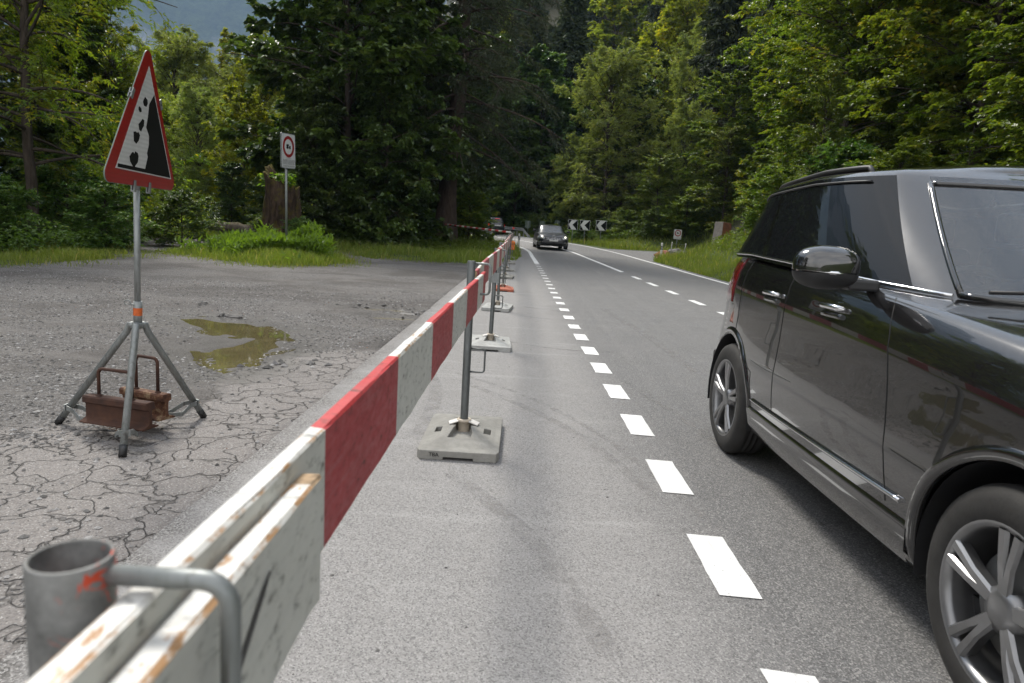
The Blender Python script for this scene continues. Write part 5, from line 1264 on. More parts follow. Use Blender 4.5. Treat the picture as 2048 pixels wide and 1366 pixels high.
VERGE = [(-7.6,26.4),(-4.8,22.4),(-2.35,22.7),(-1.0,22.6),(-.2,26),(.0,29.2),(-.10,33),(-.2,37),(-.9,41.5),(-2.9,47),(-5.6,51.7),(-9,56),(-12,56),(-8,46),(-4.6,36),(-7,29)]
BANK = [(6.35,8),(6.75,8),(7.0,2),(11,2),(12.5,14),(12.8,22),(12.5,30),(12.4,36),(12.6,40.5),(9.5,38.2),(8.2,36),(6.3,33.0),(6.45,26),(6.6,15)]
FARV = [(5.9,45.5),(15,44.5),(15,56),(8,60),(4,62),(1,63.5),(-1.2,63.4),(.4,61.5),(2.9,56),(4.7,50.2)]
LEFT = [(-11.8,9),(-10.0,13),(-9.8,15.6),(-10.1,17.6),(-12.6,21.4),(-15.4,25.2),(-17,25),(-15,16),(-14,9)]
BACK = [(-15.2,27.6),(-14.4,28.4),(-10.5,28.6),(-8.5,28.4),(-7.0,26.6),(-6.4,28),(-9,31),(-16,31),(-17,26)]
ins_d = lambda x, y: np.clip(.25+pdist(x, y, ISLAND)*.9, 0, 1)
blades('island_grass', sample(ISLAND, 26000, g0, ins_d), .05, .24, .016, 1)
pat_d = lambda x, y: np.clip(2.2*vnoise(x, y, .8, 41)*(.4+vnoise(x, y, 2.5, 42))-.12, .04, 1)
blades('verge_grass', sample(VERGE, 30000, g0, pat_d), .12, .42, .022, 2)
blades('bank_grass', sample(BANK, 42000, g0, pat_d), .10, .36, .022, 3)
blades('far_verge_grass', sample(FARV, 14000, g0), .12, .45, .035, 4)
blades('lot_edge_grass', sample(LEFT, 20000, g0, pat_d), .04, .24, .016, 5)
blades('clearing_grass', sample(BACK, 20000, g0, pat_d), .06, .34, .024, 6)
ISW = [(-9.6,23.6),(-8.9,21.6),(-7.6,19.3),(-6.3,18.6),(-5.6,19.6),(-6.2,22),(-7.4,24.6)]
gs = np.random.RandomState(61); st = []
for poly in (GRAVEL[3:18], ISLAND):
    Pp = np.array(poly); 
    for i in range(len(Pp)-1):
        d = Pp[i+1]-Pp[i]; l = np.hypot(*d); k = int(l*260); s = gs.rand(k, 1); nrm = np.array([d[1], -d[0]])/l; st.append(Pp[i]+d*s+nrm*(gs.randn(k, 1)*.32*(.3+vnoise(Pp[i][0]+d[0]*s, Pp[i][1]+d[1]*s, 1.4, 5)*1.6)))
st = np.concatenate(st); st = st[(st[:, 0] < -1.3)]
blades('stray_grass', st, .02, .15, .014, 16)
cover('island_weeds', sample(ISLAND, 9000, g0, lambda x, y: np.clip(pdist(x, y, ISLAND)-.25, 0, 1)**1.5*(vnoise(x, y, .9, 31) > .42)), .62, .20, .065, 7, 'weed', .6, .7, .8)
cover('verge_weeds', sample([(-4.5,30),(-1.2,27),(-.4,33),(-1.4,40),(-4,44),(-6,36)], 7000, g0), .5, .12, .06, 8, 'weed', .6, .4)
cover('bank_weeds', sample([(8.2,4),(11,3),(13,20),(13,30),(12.5,37),(9.6,37.4),(8.4,30),(8.0,14)], 16000, g0), .6, .13, .07, 9, 'weed', .6, .4)
cover('left_undergrowth', sample([(-16,13),(-11.2,15.4),(-11.2,18),(-12.2,21.2),(-14.6,24.4),(-13,29),(-22,30),(-21,14)], 30000, g0), 1.0, .11, .06, 10, 'shrub', .5, .0, .6)
cover('shade_undergrowth', sample([(-12,30),(-8,27.6),(-6.4,27),(-4.6,29.5),(-3.4,35),(-4,41),(-7,46),(-12,50),(-20,48),(-24,36)], 34000, g0), .9, .13, .07, 11, 'shrub', .5, .1, .6)
cover('wood_edge_undergrowth', sample([(5.2,53.5),(8,49),(15,46),(20,46),(22,60),(8,66),(3,66),(.6,64.5),(3.6,58)], 34000, g0), 1.3, .16, .10, 12, 'shrub', .5, .1, .6)
cover('bank_top_undergrowth', sample([(11.2,4),(14,4),(20,20),(22,40),(14,44),(12.6,38),(12,28),(11.6,16)], 46000, g0), 1.3, .12, .075, 13, 'shrub', .5, .1, .6)
cover('far_wood_undergrowth', sample([(-6,70),(-1,66),(3,66),(9,66),(12,80),(-10,86),(-26,84),(-22,76)], 22000, g0), 2.2, .26, .17, 14, 'shrub', .5, .0, .6)
cover('clearing_undergrowth', sample([(-11,31),(-17,30),(-26,30),(-42,50),(-42,66),(-18,66),(-13,44)], 36000, g0), 1.9, .2, .11, 15, 'sunny', .5, .1, .6)
# leaves growing on top of the stump, fallen leaves on the lot
q = sample([(-8.9,23.6),(-7.9,23.6),(-7.9,24.3),(-8.9,24.3)], 260, g0); gs = np.random.RandomState(4); n = len(q)
V, F = leaves_mesh(np.stack([q[:, 0]-.12, q[:, 1], terrain1(-8.35, 24)+2.1+.42*gs.rand(n)], 1), hd(gs.rand(n)*6.28, gs.randn(n)*.3), np.stack([gs.randn(n)*.4, gs.randn(n)*.4, np.ones(n)], 1), .16*(.6+gs.rand(n)), .13*(.6+gs.rand(n)))
o = np_mesh('seedlings', V, F, LM['weed'], tint=np.repeat(gs.rand(n), 4)); tag(o, 'bright green seedlings growing on top of the rotten tree stump', 'plant')
pl = sample([(-6,2.2),(-1.5,2.2),(-1.5,12),(-8,14)], 60, g0); gs = np.random.RandomState(8); n = len(pl)
V, F = leaves_mesh(np.stack([pl[:, 0], pl[:, 1], gz(pl[:, 0], pl[:, 1])+.006], 1), hd(gs.rand(n)*6.28, gs.randn(n)*.1), np.stack([gs.randn(n)*.2, gs.randn(n)*.2, np.ones(n)], 1), .022*(.6+gs.rand(n)), .012*(.6+gs.rand(n)))
M['litter'] = simple('fallen_leaf_orange', (.30, .11, .03), .8, 0, .5, 3)
tag(np_mesh('leaf_litter', V, F, M['litter']), kind='stuff')

# ------------------------------------------------------------------ mountain and haze
def mountain():
    th = np.linspace(RAD(-75), RAD(25), 220); rr = np.linspace(2400, 4900, 70); kf = 2.667
    T_, R2 = np.meshgrid(th, rr); X = R2*np.sin(T_); Y = R2*np.cos(T_); Z = np.zeros_like(X)
    for j in range(X.shape[0]):
        for i in range(X.shape[1]):
            p = Vector((X[j, i]*.0022/kf, Y[j, i]*.0022/kf, 0)); s = (R2[j, i]-2400)/2500
            n = mnoise.fractal(p, .85, 2.1, 6); rg_ = mnoise.ridged_multi_fractal(p*1.3, .9, 2.1, 5, 1, 2)
            Z[j, i] = -10+kf*(985*s**.8*(1+.18*n)+70*(rg_-1)*s**.5+(110*max(0, min(1, (s-.33)/.05)))*(.6+.8*n))
    ny, nx = X.shape; idx = np.arange(nx*ny).reshape(ny, nx)
    F = np.stack([idx[:-1, :-1], idx[:-1, 1:], idx[1:, 1:], idx[1:, :-1]], -1).reshape(-1, 4)
    t = NT('wooded_rocky_mountain'); v = t.coord('Object'); g = t.new('ShaderNodeNewGeometry'); sp = t.new('ShaderNodeSeparateXYZ'); t.link(g.outputs['Normal'], sp.inputs[0])
    n = t.noise(v, .012, 9, .75); n2 = t.noise(v, .0023, 6, .6); n3 = t.noise(t.coord('Object', (1, 1, .3)), .011, 8, .75)
    n4 = t.noise(v, .045, 4, .8); fo = t.mix(t.ramp(t.math('ADD', t.math('MULTIPLY', n, .5), t.math('MULTIPLY', n4, .5)), [(.40, 0), (.60, 1)]), (.008, .016, .008), (.075, .10, .035)); rk = t.mix(n3, (.16, .15, .14), (.40, .38, .36))
    k = t.math('ADD', sp.outputs[2], t.math('MULTIPLY', t.math('SUBTRACT', n2, .5), .9)); k = t.math('ADD', k, t.math('MULTIPLY', t.math('SUBTRACT', n, .5), .4))
    t.col(t.mix(t.ramp(k, [(.44, 1), (.52, 0)]), fo, rk)); t.set(Roughness=1); t.bump(n, 1.0, 25)
    tag(np_mesh('mountain', np.stack([X, Y, Z], -1).reshape(-1, 3), F, t.mat, smooth=True), kind='structure')
mountain()
valley = MB(); valley.grid([[(x, y, -2.0+(8 if y > 400 else 0)*0) for x in (-6600, -1200, 0, 3200)] for y in (-120, 500, 1200, 5100)], 0, False, flip=True)
tag(valley.build('valley_floor', simple('valley_meadow', (.05, .07, .02), .95, 0, .3, .02)), kind='structure')
hz_ = MB(); hz_.box((-6800, -140, -3.2), (3400, 5200, 3350))
hm = bpy.data.materials.new('haze_air'); hm.use_nodes = True; n_ = hm.node_tree.nodes; n_.remove(n_['Principled BSDF'])
pv = n_.new('ShaderNodeVolumePrincipled'); pv.inputs['Density'].default_value = .00016; pv.inputs['Color'].default_value = (.46, .68, 1.0, 1)
hm.node_tree.links.new(pv.outputs[0], n_['Material Output'].inputs['Volume'])
HAZE = hz_.build('haze', hm); tag(HAZE, kind='stuff')
# ------------------------------------------------------------------ cars
def car(name, Ln, Wd, z0, prof_belt, gh, wheels, mats, label, cat, group=None, plan_n=6.5, front_drop=.10, rear_drop=.06, suv=True, tumble=.86, detail=True, lamps_on=None):
    """car facing local +Y.  prof_belt: [(y, z)] top of the lower body; gh: greenhouse dict"""
    e = empty(name); tag(e, label, cat, group)
    pb = np.array(sorted(prof_belt)); zb = lambda y: np.interp(y, pb[:, 0], pb[:, 1])
    NS, NL = 150, 30
    def plan(hw, yr, yf, n, N=NS, nf=None):
        th = np.linspace(-pi/2, pi/2, 3001); n = np.where(th > 0, nf or n, n); x = hw*np.abs(np.cos(th))**(2/n); c, h = (yf+yr)/2, (yf-yr)/2
        y = c+h*np.sign(np.sin(th))*np.abs(np.sin(th))**(2/n); bow = 1-.055*((y-c)/h)**2*np.minimum(1, np.abs(x)/hw); x = x*bow
        s = np.concatenate([[0], np.cumsum(np.hypot(np.diff(x), np.diff(y)))]); q = np.linspace(0, s[-1], N)
        return np.interp(q, s, x), np.interp(q, s, y)
    tv = np.linspace(0, 1, NL)
    wprof = lambda t: np.interp(t, [0, .05, .12, .3, .42, .47, .62, .80, .90, .96, 1], [.925, .955, .972, .992, 1.0, .996, .985, .978, .955, .93, .895])
    fprof = lambda t: np.interp(t, [0, .08, .25, .5, .7, .85, .95, 1], [.10, .035, .0, .015, .05, .10, .17, .26])*front_drop/.10
    rprof = lambda t: np.interp(t, [0, .08, .25, .45, .7, .9, 1], [.10, .03, .0, .02, .05, .09, .14])*rear_drop/.06
    G = np.zeros((NL, NS, 3))
    for i, t in enumerate(tv):
        x, y = plan(Wd/2*wprof(t), -Ln/2+rprof(t), Ln/2-fprof(t), plan_n)
        G[i, :, 0] = x; G[i, :, 1] = y; G[i, :, 2] = z0+(zb(y)-z0)*t
    # slight lift of sill behind bumpers
    G[0, :, 2] += .05*np.clip((np.abs(G[0, :, 1])-Ln*.40)/.3, 0, 1)
    # wheel arches
    Ra = wheels['ra']; zc = wheels['r']; kill = np.zeros((NL-1, NS-1), bool)
    for yc in wheels['y']:
        d = np.hypot(G[..., 1]-yc, G[..., 2]-zc)
        side = G[..., 0] > Wd*.36
        inside = (d < Ra) & side
        cell = inside[:-1, :-1].astype(int)+inside[1:, :-1]+inside[:-1, 1:]+inside[1:, 1:]
        k = cell >= 2; kill |= k
        keepv = np.zeros((NL, NS), bool); kk = ~kill
        for a in (0, 1):
            for b in (0, 1): keepv[a:NL-1+a, b:NS-1+b] |= kk
        bound = np.zeros((NL, NS), bool)
        for a in (0, 1):
            for b in (0, 1): bound[a:NL-1+a, b:NS-1+b] |= k
        mv = keepv & bound & side; dy, dz = G[..., 1]-yc, G[..., 2]-zc; dd = np.maximum(d, 1e-6)
        mv &= (d < Ra*1.25)
        G[..., 1] = np.where(mv, yc+dy/dd*Ra, G[..., 1]); G[..., 2] = np.where(mv, np.maximum(zc+dz/dd*Ra, z0-.0), G[..., 2])
    def mirror(P): Q = P.copy(); Q[..., 0] *= -1; return Q
    body = MB()
    for sgn in (1, -1):
        Gs = G if sgn == 1 else mirror(G)
        vs = [tuple(p) for p in Gs.reshape(-1, 3)]; fs = []
        for i in range(NL-1):
            for j in range(NS-1):
                if kill[i, j]: continue
                f = (i*NS+j, i*NS+j+1, (i+1)*NS+j+1, (i+1)*NS+j); fs.append(f if sgn == 1 else f[::-1])
        body.add(vs, fs, 0, True)
    # deck (bonnet, boot lid) closing the belt loop
    top = G[-1]; m = 14; deck = []
    cr = gh.get('crown', .045)
    for j in range(NS):
        x, y, z = top[j]; row = []
        for k in range(m+1):
            u = -1+2*k/m; row.append((x*u, y, z+cr*(1-u*u)*min(1, x/(Wd*.3))))
        deck.append(row)
    body.grid(deck, 0, True, flip=True)
    # greenhouse
    NG, NR = 170, 16
    yb0, yb1, yt0, yt1 = gh['yb0'], gh['yb1'], gh['yt0'], gh['yt1']; ng = gh.get('n', 5.5)
    wb = Wd/2*gh.get('wb', .925); wt = Wd/2*tumble*.93
    tl = np.concatenate([np.linspace(0, .94, NR), [.975, 1.0]])
    x0, y0 = plan(wb, yb0, yb1, ng, NG, gh.get('nf')); x1, y1 = plan(wt, yt0, yt1, ng, NG, gh.get('nf'))
    rp = np.array(sorted(gh['roof'])); zr = lambda y: np.interp(y, rp[:, 0], rp[:, 1])
    H = np.zeros((len(tl), NG, 3))
    for i, t in enumerate(tl):
        te = t+.10*t*(1-t); xx = x0+(x1-x0)*(t**1.15); yy = y0+(y1-y0)*te
        sh = 1-.05*max(0, (t-.94)/.06)**2; xx = xx*sh; cy = (yt0+yt1)/2; yy = cy+(yy-cy)*(1-.012*max(0, (t-.94)/.06)**2)
        zz0 = zb(y0)-.012+cr*(1-np.minimum(1, x0/wb)**2)*.6; H[i, :, 0] = xx; H[i, :, 1] = yy; H[i, :, 2] = zz0+(zr(y1)-zz0)*t
    s_at = lambda yq: int(np.argmin(np.abs(.5*(y0+y1)-yq)+10*(x0 < wb*.8)))
    win = {}; W = gh['side']; tlo, thi = .06, .955
    iw0 = int(gh['ws'][0]*NG); ir = int(gh['rw'][0]*NG)
    cls = np.full((len(tl)-1, NG-1), '', object)
    for i in range(len(tl)-1):
        tm = (tl[i]+tl[i+1])/2
        if tm < tlo or tm > .93: continue
        for j in range(NG-1):
            if j >= iw0: cls[i, j] = 'windscreen'
            elif j < ir: cls[i, j] = 'rear_window'
            else:
                for q, (a, b) in enumerate(W):
                    if s_at(a) <= j < s_at(b): cls[i, j] = 'side%d' % q
    s_lo, s_hi = s_at(W[0][0]), s_at(W[-1][1])
    pil = MB()
    for sgn in (1, -1):
        Hs = H if sgn == 1 else mirror(H); vs = [tuple(p) for p in Hs.reshape(-1, 3)]; fb, fp = [], []
        for i in range(len(tl)-1):
            tm = (tl[i]+tl[i+1])/2
            for j in range(NG-1):
                if cls[i, j]: continue
                f = (i*NG+j, i*NG+j+1, (i+1)*NG+j+1, (i+1)*NG+j); f = f if sgn == 1 else f[::-1]
                (fp if (s_lo <= j < s_hi and tlo < tm < .93) else fb).append(f)
        body.add(vs, fb, 0, True); pil.add(vs, fp, 0, True)
    rt = H[-1]; roof = []
    for j in range(NG):
        x, y, z = rt[j]; roof.append([(x*u, y, z+.042*(1-u*u)*min(1, x/(Wd*.25))) for u in np.linspace(-1, 1, m+1)])
    body.grid(roof, 0, True, flip=True)
    # clean unused verts happens in weld; build
    def prune(mb):
        used = sorted({i for f in mb.f for i in f}); mp_ = {u: k for k, u in enumerate(used)}
        mb.v = [mb.v[u] for u in used]; mb.f = [tuple(mp_[i] for i in f) for f in mb.f]
    prune(body); prune(pil)
    bo = body.build('body', mats['paint'], e)
    wn = bo.modifiers.new('wn', 'WEIGHTED_NORMAL'); wn.keep_sharp = True
    # one trim piece per pillar
    def islands(mb):
        par = list(range(len(mb.v)))
        def fd(a):
            while par[a] != a: par[a] = par[par[a]]; a = par[a]
            return a
        for f in mb.f:
            for i in f[1:]: par[fd(i)] = fd(f[0])
        out = {}
        for f in mb.f: out.setdefault(fd(f[0]), []).append(f)
        return out.values()
    for fl_ in islands(pil):
        q = MB(); q.add(pil.v, fl_, 0, True); prune(q); q.build('pillar_trim', M['gloss_black'], e)
    names = sorted({c for c in cls.ravel() if c})
    for nm in names:
        sides = (1, -1) if nm.startswith('side') else (0,)
        for sg in sides:
            q = MB()
            for sgn in ((1, -1) if sg == 0 else (sg,)):
                Hs = H if sgn == 1 else mirror(H); vs = [tuple(p) for p in Hs.reshape(-1, 3)]
                q.add(vs, [((i*NG+j, i*NG+j+1, (i+1)*NG+j+1, (i+1)*NG+j) if sgn == 1 else (i*NG+j, (i+1)*NG+j, (i+1)*NG+j+1, i*NG+j+1)) for i in range(len(tl)-1) for j in range(NG-1) if cls[i, j] == nm], 0, True)
            prune(q)
            gl = M['glass'] if (nm == 'windscreen' ) else M['glass_dark']
            if not detail: gl = M['glass_far']
            q.build({'windscreen': 'windscreen', 'rear_window': 'rear_window'}.get(nm, 'side_window'), gl, e)
    # surface patch helper on lower body
    def pt(t, j, o=0, sgn=1):
        ii = t*(NL-1); a = min(int(ii), NL-2); fr = ii-a; jj = min(int(j), NS-2); fj = j-jj
        L_ = lambda i2, j2: G0[i2, j2]
        p = (L_(a, jj)*(1-fr)+L_(a+1, jj)*fr)*(1-fj)+(L_(a, jj+1)*(1-fr)+L_(a+1, jj+1)*fr)*fj
        du = L_(a+1, jj)-L_(a, jj); dv = L_(a, jj+1)-L_(a, jj); n = np.cross(dv, du); n /= np.linalg.norm(n)+1e-9
        p = p+n*o; return (p[0]*sgn, p[1], p[2])
    G0 = np.zeros((NL, NS, 3))
    for i, t in enumerate(tv):
        x, y = plan(Wd/2*wprof(t), -Ln/2+rprof(t), Ln/2-fprof(t), plan_n); G0[i] = np.stack([x, y, z0+(zb(y)-z0)*t], 1)
    def j_y(y, t=.5): g = G0[int(t*(NL-1))]; k = g[:, 0] > Wd*.30; ii = np.where(k)[0]; return float(np.interp(y, g[ii, 1], ii))
    def t_z(z, y): return (z-z0)/(float(zb(y))-z0)
    def patch(nm, mat, t0, t1, j0, j1, o=.004, both=True, n=8, k=6, parent=None, taper=0, merge=False):
        outp = []
        mbs = MB()
        for sgn in ((1, -1) if both else (1,)):
            q = mbs if merge else MB(); rows = []
            for a in range(k+1):
                ta = a/k; rows.append([pt((t0+(t1-t0)*ta)*(1)+taper*(b/n)*(1-ta), j0+(j1-j0)*b/n, o, sgn) for b in range(n+1)])
            q.grid(rows, 0, True, flip=(sgn == -1))
            # skirt back into body
            edge = rows[0]+[r[-1] for r in rows[1:]]+rows[-1][-2::-1]+[r[0] for r in rows[-2:0:-1]]
            cen = np.mean(np.array(edge), 0); back = []
            for a in range(k+1):
                ta = a/k; back.append([pt((t0+(t1-t0)*ta)+taper*(b/n)*(1-ta), j0+(j1-j0)*b/n, -.004, sgn) for b in range(n+1)])
            eb = back[0]+[r[-1] for r in back[1:]]+back[-1][-2::-1]+[r[0] for r in back[-2:0:-1]]
            N = len(edge); q.add(edge+eb, [(i, (i+1) % N, N+(i+1) % N, N+i) for i in range(N)], 0, False)
            if not merge: outp.append(q.build(nm, mat, parent or e))
        if merge: outp.append(mbs.build(nm, mat, parent or e))
        return outp
    # wheels
    for yc in wheels['y']:
        for sgn in (1, -1):
            r = wheels['r']; wv = .205 if suv else .2; xo = Wd/2*.972
            wl = bpy.data.objects.new('wheel', None); link(wl, e); wl.location = (sgn*(xo-wv/2), yc, r)
            b = MB(); h = wv/2
            pf = [(r*.67, -h*.9), (r*.70, -h), (r*.86, -h*1.03), (r*.965, -h*.86), (r, -h*.6)]
            for gx_ in (-.3, 0, .3): pf += [(r, h*(gx_-.12)), (r-.007, h*(gx_-.05)), (r-.007, h*(gx_+.05)), (r, h*(gx_+.12))]
            pf += [(r, h*.6), (r*.965, h*.86), (r*.86, h*1.03), (r*.70, h), (r*.67, h*.9)]
            b.lathe(pf, (0, 0, 0), 'x', 56); b.build('tyre', M['rubber'], wl)
            rim = MB(); f = sgn*h
            rim.lathe([(r*.70, f*1.005), (r*.655, f*.99), (r*.63, f*.75), (r*.60, -f*.6)], (0, 0, 0), 'x', 48)
            ns = wheels.get('spokes', 5)
            for k in range(ns):
                a = 2*pi*k/ns+.3
                for da in ((-.13, .13) if wheels.get('double') else (0,)):
                    c1, c2 = Vector((0, cos(a+da*.4), sin(a+da*.4))), Vector((0, cos(a+da), sin(a+da))); tn = Vector((1, 0, 0)).cross(c2).normalized(); wd = .016 if wheels.get('double') else .032
                    A, Bp = c1*(r*.10)+Vector((f*.80, 0, 0)), c2*(r*.655)+Vector((f*.93, 0, 0)); d = (Bp-A); up = d.cross(tn).normalized()
                    vs = []
                    for s, ww in ((0, wd*1.25), (.5, wd*.9), (1, wd*1.15)):
                        p = A+d*s+Vector((f*.05*sin(pi*s), 0, 0)); vs += [p+tn*ww+up*-.012*0, p+tn*ww*.6+Vector((f*.09, 0, 0)), p-tn*ww*.6+Vector((f*.09, 0, 0)), p-tn*ww, p-tn*ww*.8-Vector((f*.3, 0, 0)), p+tn*ww*.8-Vector((f*.3, 0, 0))]
                    rim.add(vs, [(i*6+j, i*6+(j+1) % 6, (i+1)*6+(j+1) % 6, (i+1)*6+j) for i in (0, 1) for j in range(6)], 0, False)
            rim.lathe([(0.0, f*.97), (r*.10, f*.96), (r*.19, f*.86), (r*.2, f*.5)], (0, 0, 0), 'x', 24)
            rim.build('rim', M['alloy'], wl)
            dk = MB(); dk.lathe([(0, f*.35), (r*.47, f*.35), (r*.47, f*.28), (0, f*.28)], (0, 0, 0), 'x', 32); dk.build('brake_disc', M['steel_dark'], wl)
            # arch lining
            li = MB(); rows = []
            for k in range(25):
                a = -.25+(pi+.5)*k/24; rows.append([(sgn*x, yc+(Ra-.001)*cos(a), max(z0-.02, zc+(Ra-.001)*sin(a))) for x in (Wd/2*.955, Wd/2-.16, Wd/2-.34)])
            li.grid(rows, 0, True); li.add([(sgn*(Wd/2-.34), p[0][1], p[0][2]) for p in rows], [tuple(range(25))])
            li.build('wheel_arch', M['black'], e)
    un = MB(); un.box((-Wd*.44, -Ln*.46, z0-.03), (Wd*.44, Ln*.45, z0+.03)); un.build('underbody', M['black'], e)
    return dict(e=e, patch=patch, pt=pt, j_y=j_y, t_z=t_z, G=G0, H=H, tl=tl, NS=NS, NG=NG, s_at=s_at, zb=zb)

def tubeline(c, nm, mat, pts, r, both=True, n=6):
    for sgn in ((1, -1) if both else (1,)):
        q = MB(); q.tube([(p[0]*sgn, p[1], p[2]) for p in pts], r, n); q.build(nm, mat, c['e'])

# ---- charcoal car passing on the right
Ls, Ws = 3.98, 1.78
suv = car('passing_car', Ls, Ws, .245,
  [(-2.0,1.17),(-1.8,1.195),(-1.2,1.20),(-.6,1.175),(0,1.14),(.3,1.115),(.6,1.085),(1.0,1.04),(1.4,.985),(1.75,.90),(2.0,.80)],
  dict(yb0=-1.93, yb1=.74, yt0=-1.60, yt1=-.04, wb=.935, n=5.6, crown=.05,
       roof=[(-1.7,1.545),(-1.3,1.60),(-.7,1.625),(-.2,1.62),(.2,1.585)], side=[(-1.52,-1.06),(-1.0,-.46),(-.38,.06)], ws=(.805,), nf=3.4, rw=(.165,), clear=True),
  dict(y=(-1.27, 1.12), r=.335, ra=.395, spokes=5, double=True), dict(paint=M['suv_paint']),
  'charcoal grey compact car passing close on the right, front wheel at the lower right corner', 'car', suv=True, tumble=.86, plan_n=6.8)
e = suv['e']; jy, tz_, pt, patch = suv['j_y'], suv['t_z'], suv['pt'], suv['patch']
# lower cladding, chrome strip, seams, handles
def side_line(c, y0, y1, zf, o, n=40): return [c['pt'](c['t_z'](zf(y), y), c['j_y'](y), o) for y in np.linspace(y0, y1, n)]
tubeline(suv, 'chrome_strip', M['chrome'], side_line(suv, -.80, .66, lambda y: .445+.012*y, .006), .009)
for sgn in (1, -1):
    q = MB(); ys = np.linspace(-.86, .71, 30)
    rows = [[(lambda p: (p[0]*sgn, p[1], p[2]))(suv['pt'](suv['t_z'](z, y), suv['j_y'](y), o)) for y in ys] for z, o in ((.252, .014), (.30, .017), (.375, .013), (.395, .001))]
    q.grid(rows, 0, True, flip=(sgn == 1)); q.build('sill_panel', M['suv_paint'], e)
    for ya, ylist in (('seam', [(-.50, -.52), (.60, .42)]),):
        for yb, ytp in ylist:
            q = MB(); q.tube([(lambda p: (p[0]*sgn, p[1], p[2]))(suv['pt'](t, suv['j_y'](yb+(ytp-yb)*t), -.0015)) for t in np.linspace(.20, .985, 24)], .0038, 5); q.build('door_gap', M['seam'], e)
    q = MB(); arc = []
    for t in np.linspace(.16, .985, 26):
        z = .245+(1.18-.245)*t; y = -1.27+math.sqrt(max(0, .435**2-min(.435, max(0, z-.335))**2))+0 if z < .76 else -1.22-.10*(z-.76)
        y = max(y, -1.25) if z >= .60 else -.84
        arc.append((lambda p: (p[0]*sgn, p[1], p[2]))(suv['pt'](suv['t_z'](z, y), suv['j_y'](y), -.0015)))
    q.tube(arc, .0038, 5); q.build('door_gap', M['seam'], e)
    for yh in (-.98+.28, .0):
        h = MB(); yy = np.linspace(yh-.10, yh+.10, 9); h.tube([(lambda p: (p[0]*sgn, p[1], p[2]))(suv['pt'](suv['t_z'](1.02, y), suv['j_y'](y), .010+.022*(1-((y-yh)/.10)**2)**.5 if abs(y-yh) < .0999 else .006)) for y in yy], [.008]+[.0125]*7+[.008], 8); h.build('door_handle', M['chrome'], e)
        h = MB(); h.tube([(lambda p: (p[0]*sgn, p[1], p[2]))(suv['pt'](suv['t_z'](.99, y), suv['j_y'](y), .001)) for y in np.linspace(yh-.09, yh+.09, 6)], .011, 8); h.build('handle_recess', M['suv_paint'], e)
    # chrome window trim along the belt
    H, tl = suv['H'], suv['tl']; j0, j1 = suv['s_at'](-1.56), suv['s_at'](.30)
    q = MB(); q.tube([(H[1, j, 0]*sgn+.004*sgn, H[1, j, 1], H[1, j, 2]-.004) for j in range(j0, j1+1, 2)], .0075, 6); q.build('window_trim', M['chrome'], e)
    q = MB(); iT = len(tl)-4; q.tube([(H[iT, j, 0]*sgn+.004*sgn, H[iT, j, 1], H[iT, j, 2]+.006) for j in range(j0, suv['s_at'](-.05), 2)], .0055, 6); q.build('window_trim', M['black'], e)
    if sgn == 1:                                          # black seal round the windscreen
        gi = int(.805*suv['NG']); tp = len(tl)-4
        col = [tuple(H[i, gi]) for i in range(1, tp+1)]; edge = lambda i: [tuple(H[i, j]) for j in range(gi, suv['NG'], 2)]+[(-H[i, j, 0], H[i, j, 1], H[i, j, 2]) for j in range(suv['NG']-1, gi-1, -2)]
        q = MB(); q.tube(col, .013, 6); q.tube([(-x, y, z) for x, y, z in col], .013, 6); q.tube(edge(1), .015, 6); q.tube(edge(tp), .013, 6); q.build('windscreen_seal', M['gloss_black'], e)
    # roof rail
    q = MB(); rr = [(H[-1, j, 0]*sgn*.985, H[-1, j, 1], H[-1, j, 2]+.014) for j in range(suv['s_at'](-1.35), suv['s_at'](-.1), 2)]
    rr = [(rr[0][0], rr[0][1]-.04, rr[0][2]-.03)]+rr+[(rr[-1][0], rr[-1][1]+.05, rr[-1][2]-.045)]; q.tube(rr, .013, 8); q.build('roof_rail', M['black'], e)
    # mirror
    mr = bpy.data.objects.new('mirror', None); link(mr, e); mr.location = (sgn*1.0, .16, 1.19)
    def shell(z0_, z1_, nm, mt):
        q = MB(); rows = []
        for k in range(13):
            a = -pi/2+pi*k/12; z = .5*(z0_+z1_)+.5*(z1_-z0_)*math.sin(a)
            zz = max(-1, min(1, z/.085)); w_ = (1-abs(zz)**3.2)**.5
            rows.append([( .125*w_*abs(cos(b))**.6*(1 if cos(b) > 0 else -1)*sgn, .085*w_*max(-.12, sin(b)), z) for b in np.linspace(0, 2*pi, 29)])
        q.grid(rows, 0, True); return q.build(nm, mt, mr)
    shell(-.015, .085, 'mirror_cover', M['suv_paint']); shell(-.085, -.020, 'mirror_foot', M['black'])
    q = MB(); q.tube([(-.11*sgn, 0.03, -.02), (0, .088, -.018), (.118*sgn, .02, -.014)], .008, 6); q.build('mirror_trim', M['chrome'], mr)
    q = MB(); q.obox((-sgn*.145, .0, -.06), (.06, 0, 0), (0, .035, 0), (0, 0, .022)); q.build('mirror_arm', M['black'], mr, .01)
    q = MB(); q.prism([(.11*cos(a), .068*sin(a)) for a in np.linspace(0, 2*pi, 21)[:-1]], (0, -.014, 0), (1, 0, 0), (0, 0, 1), (0, -.003, 0)); q.build('mirror_glass', M['glass_dark'], mr)
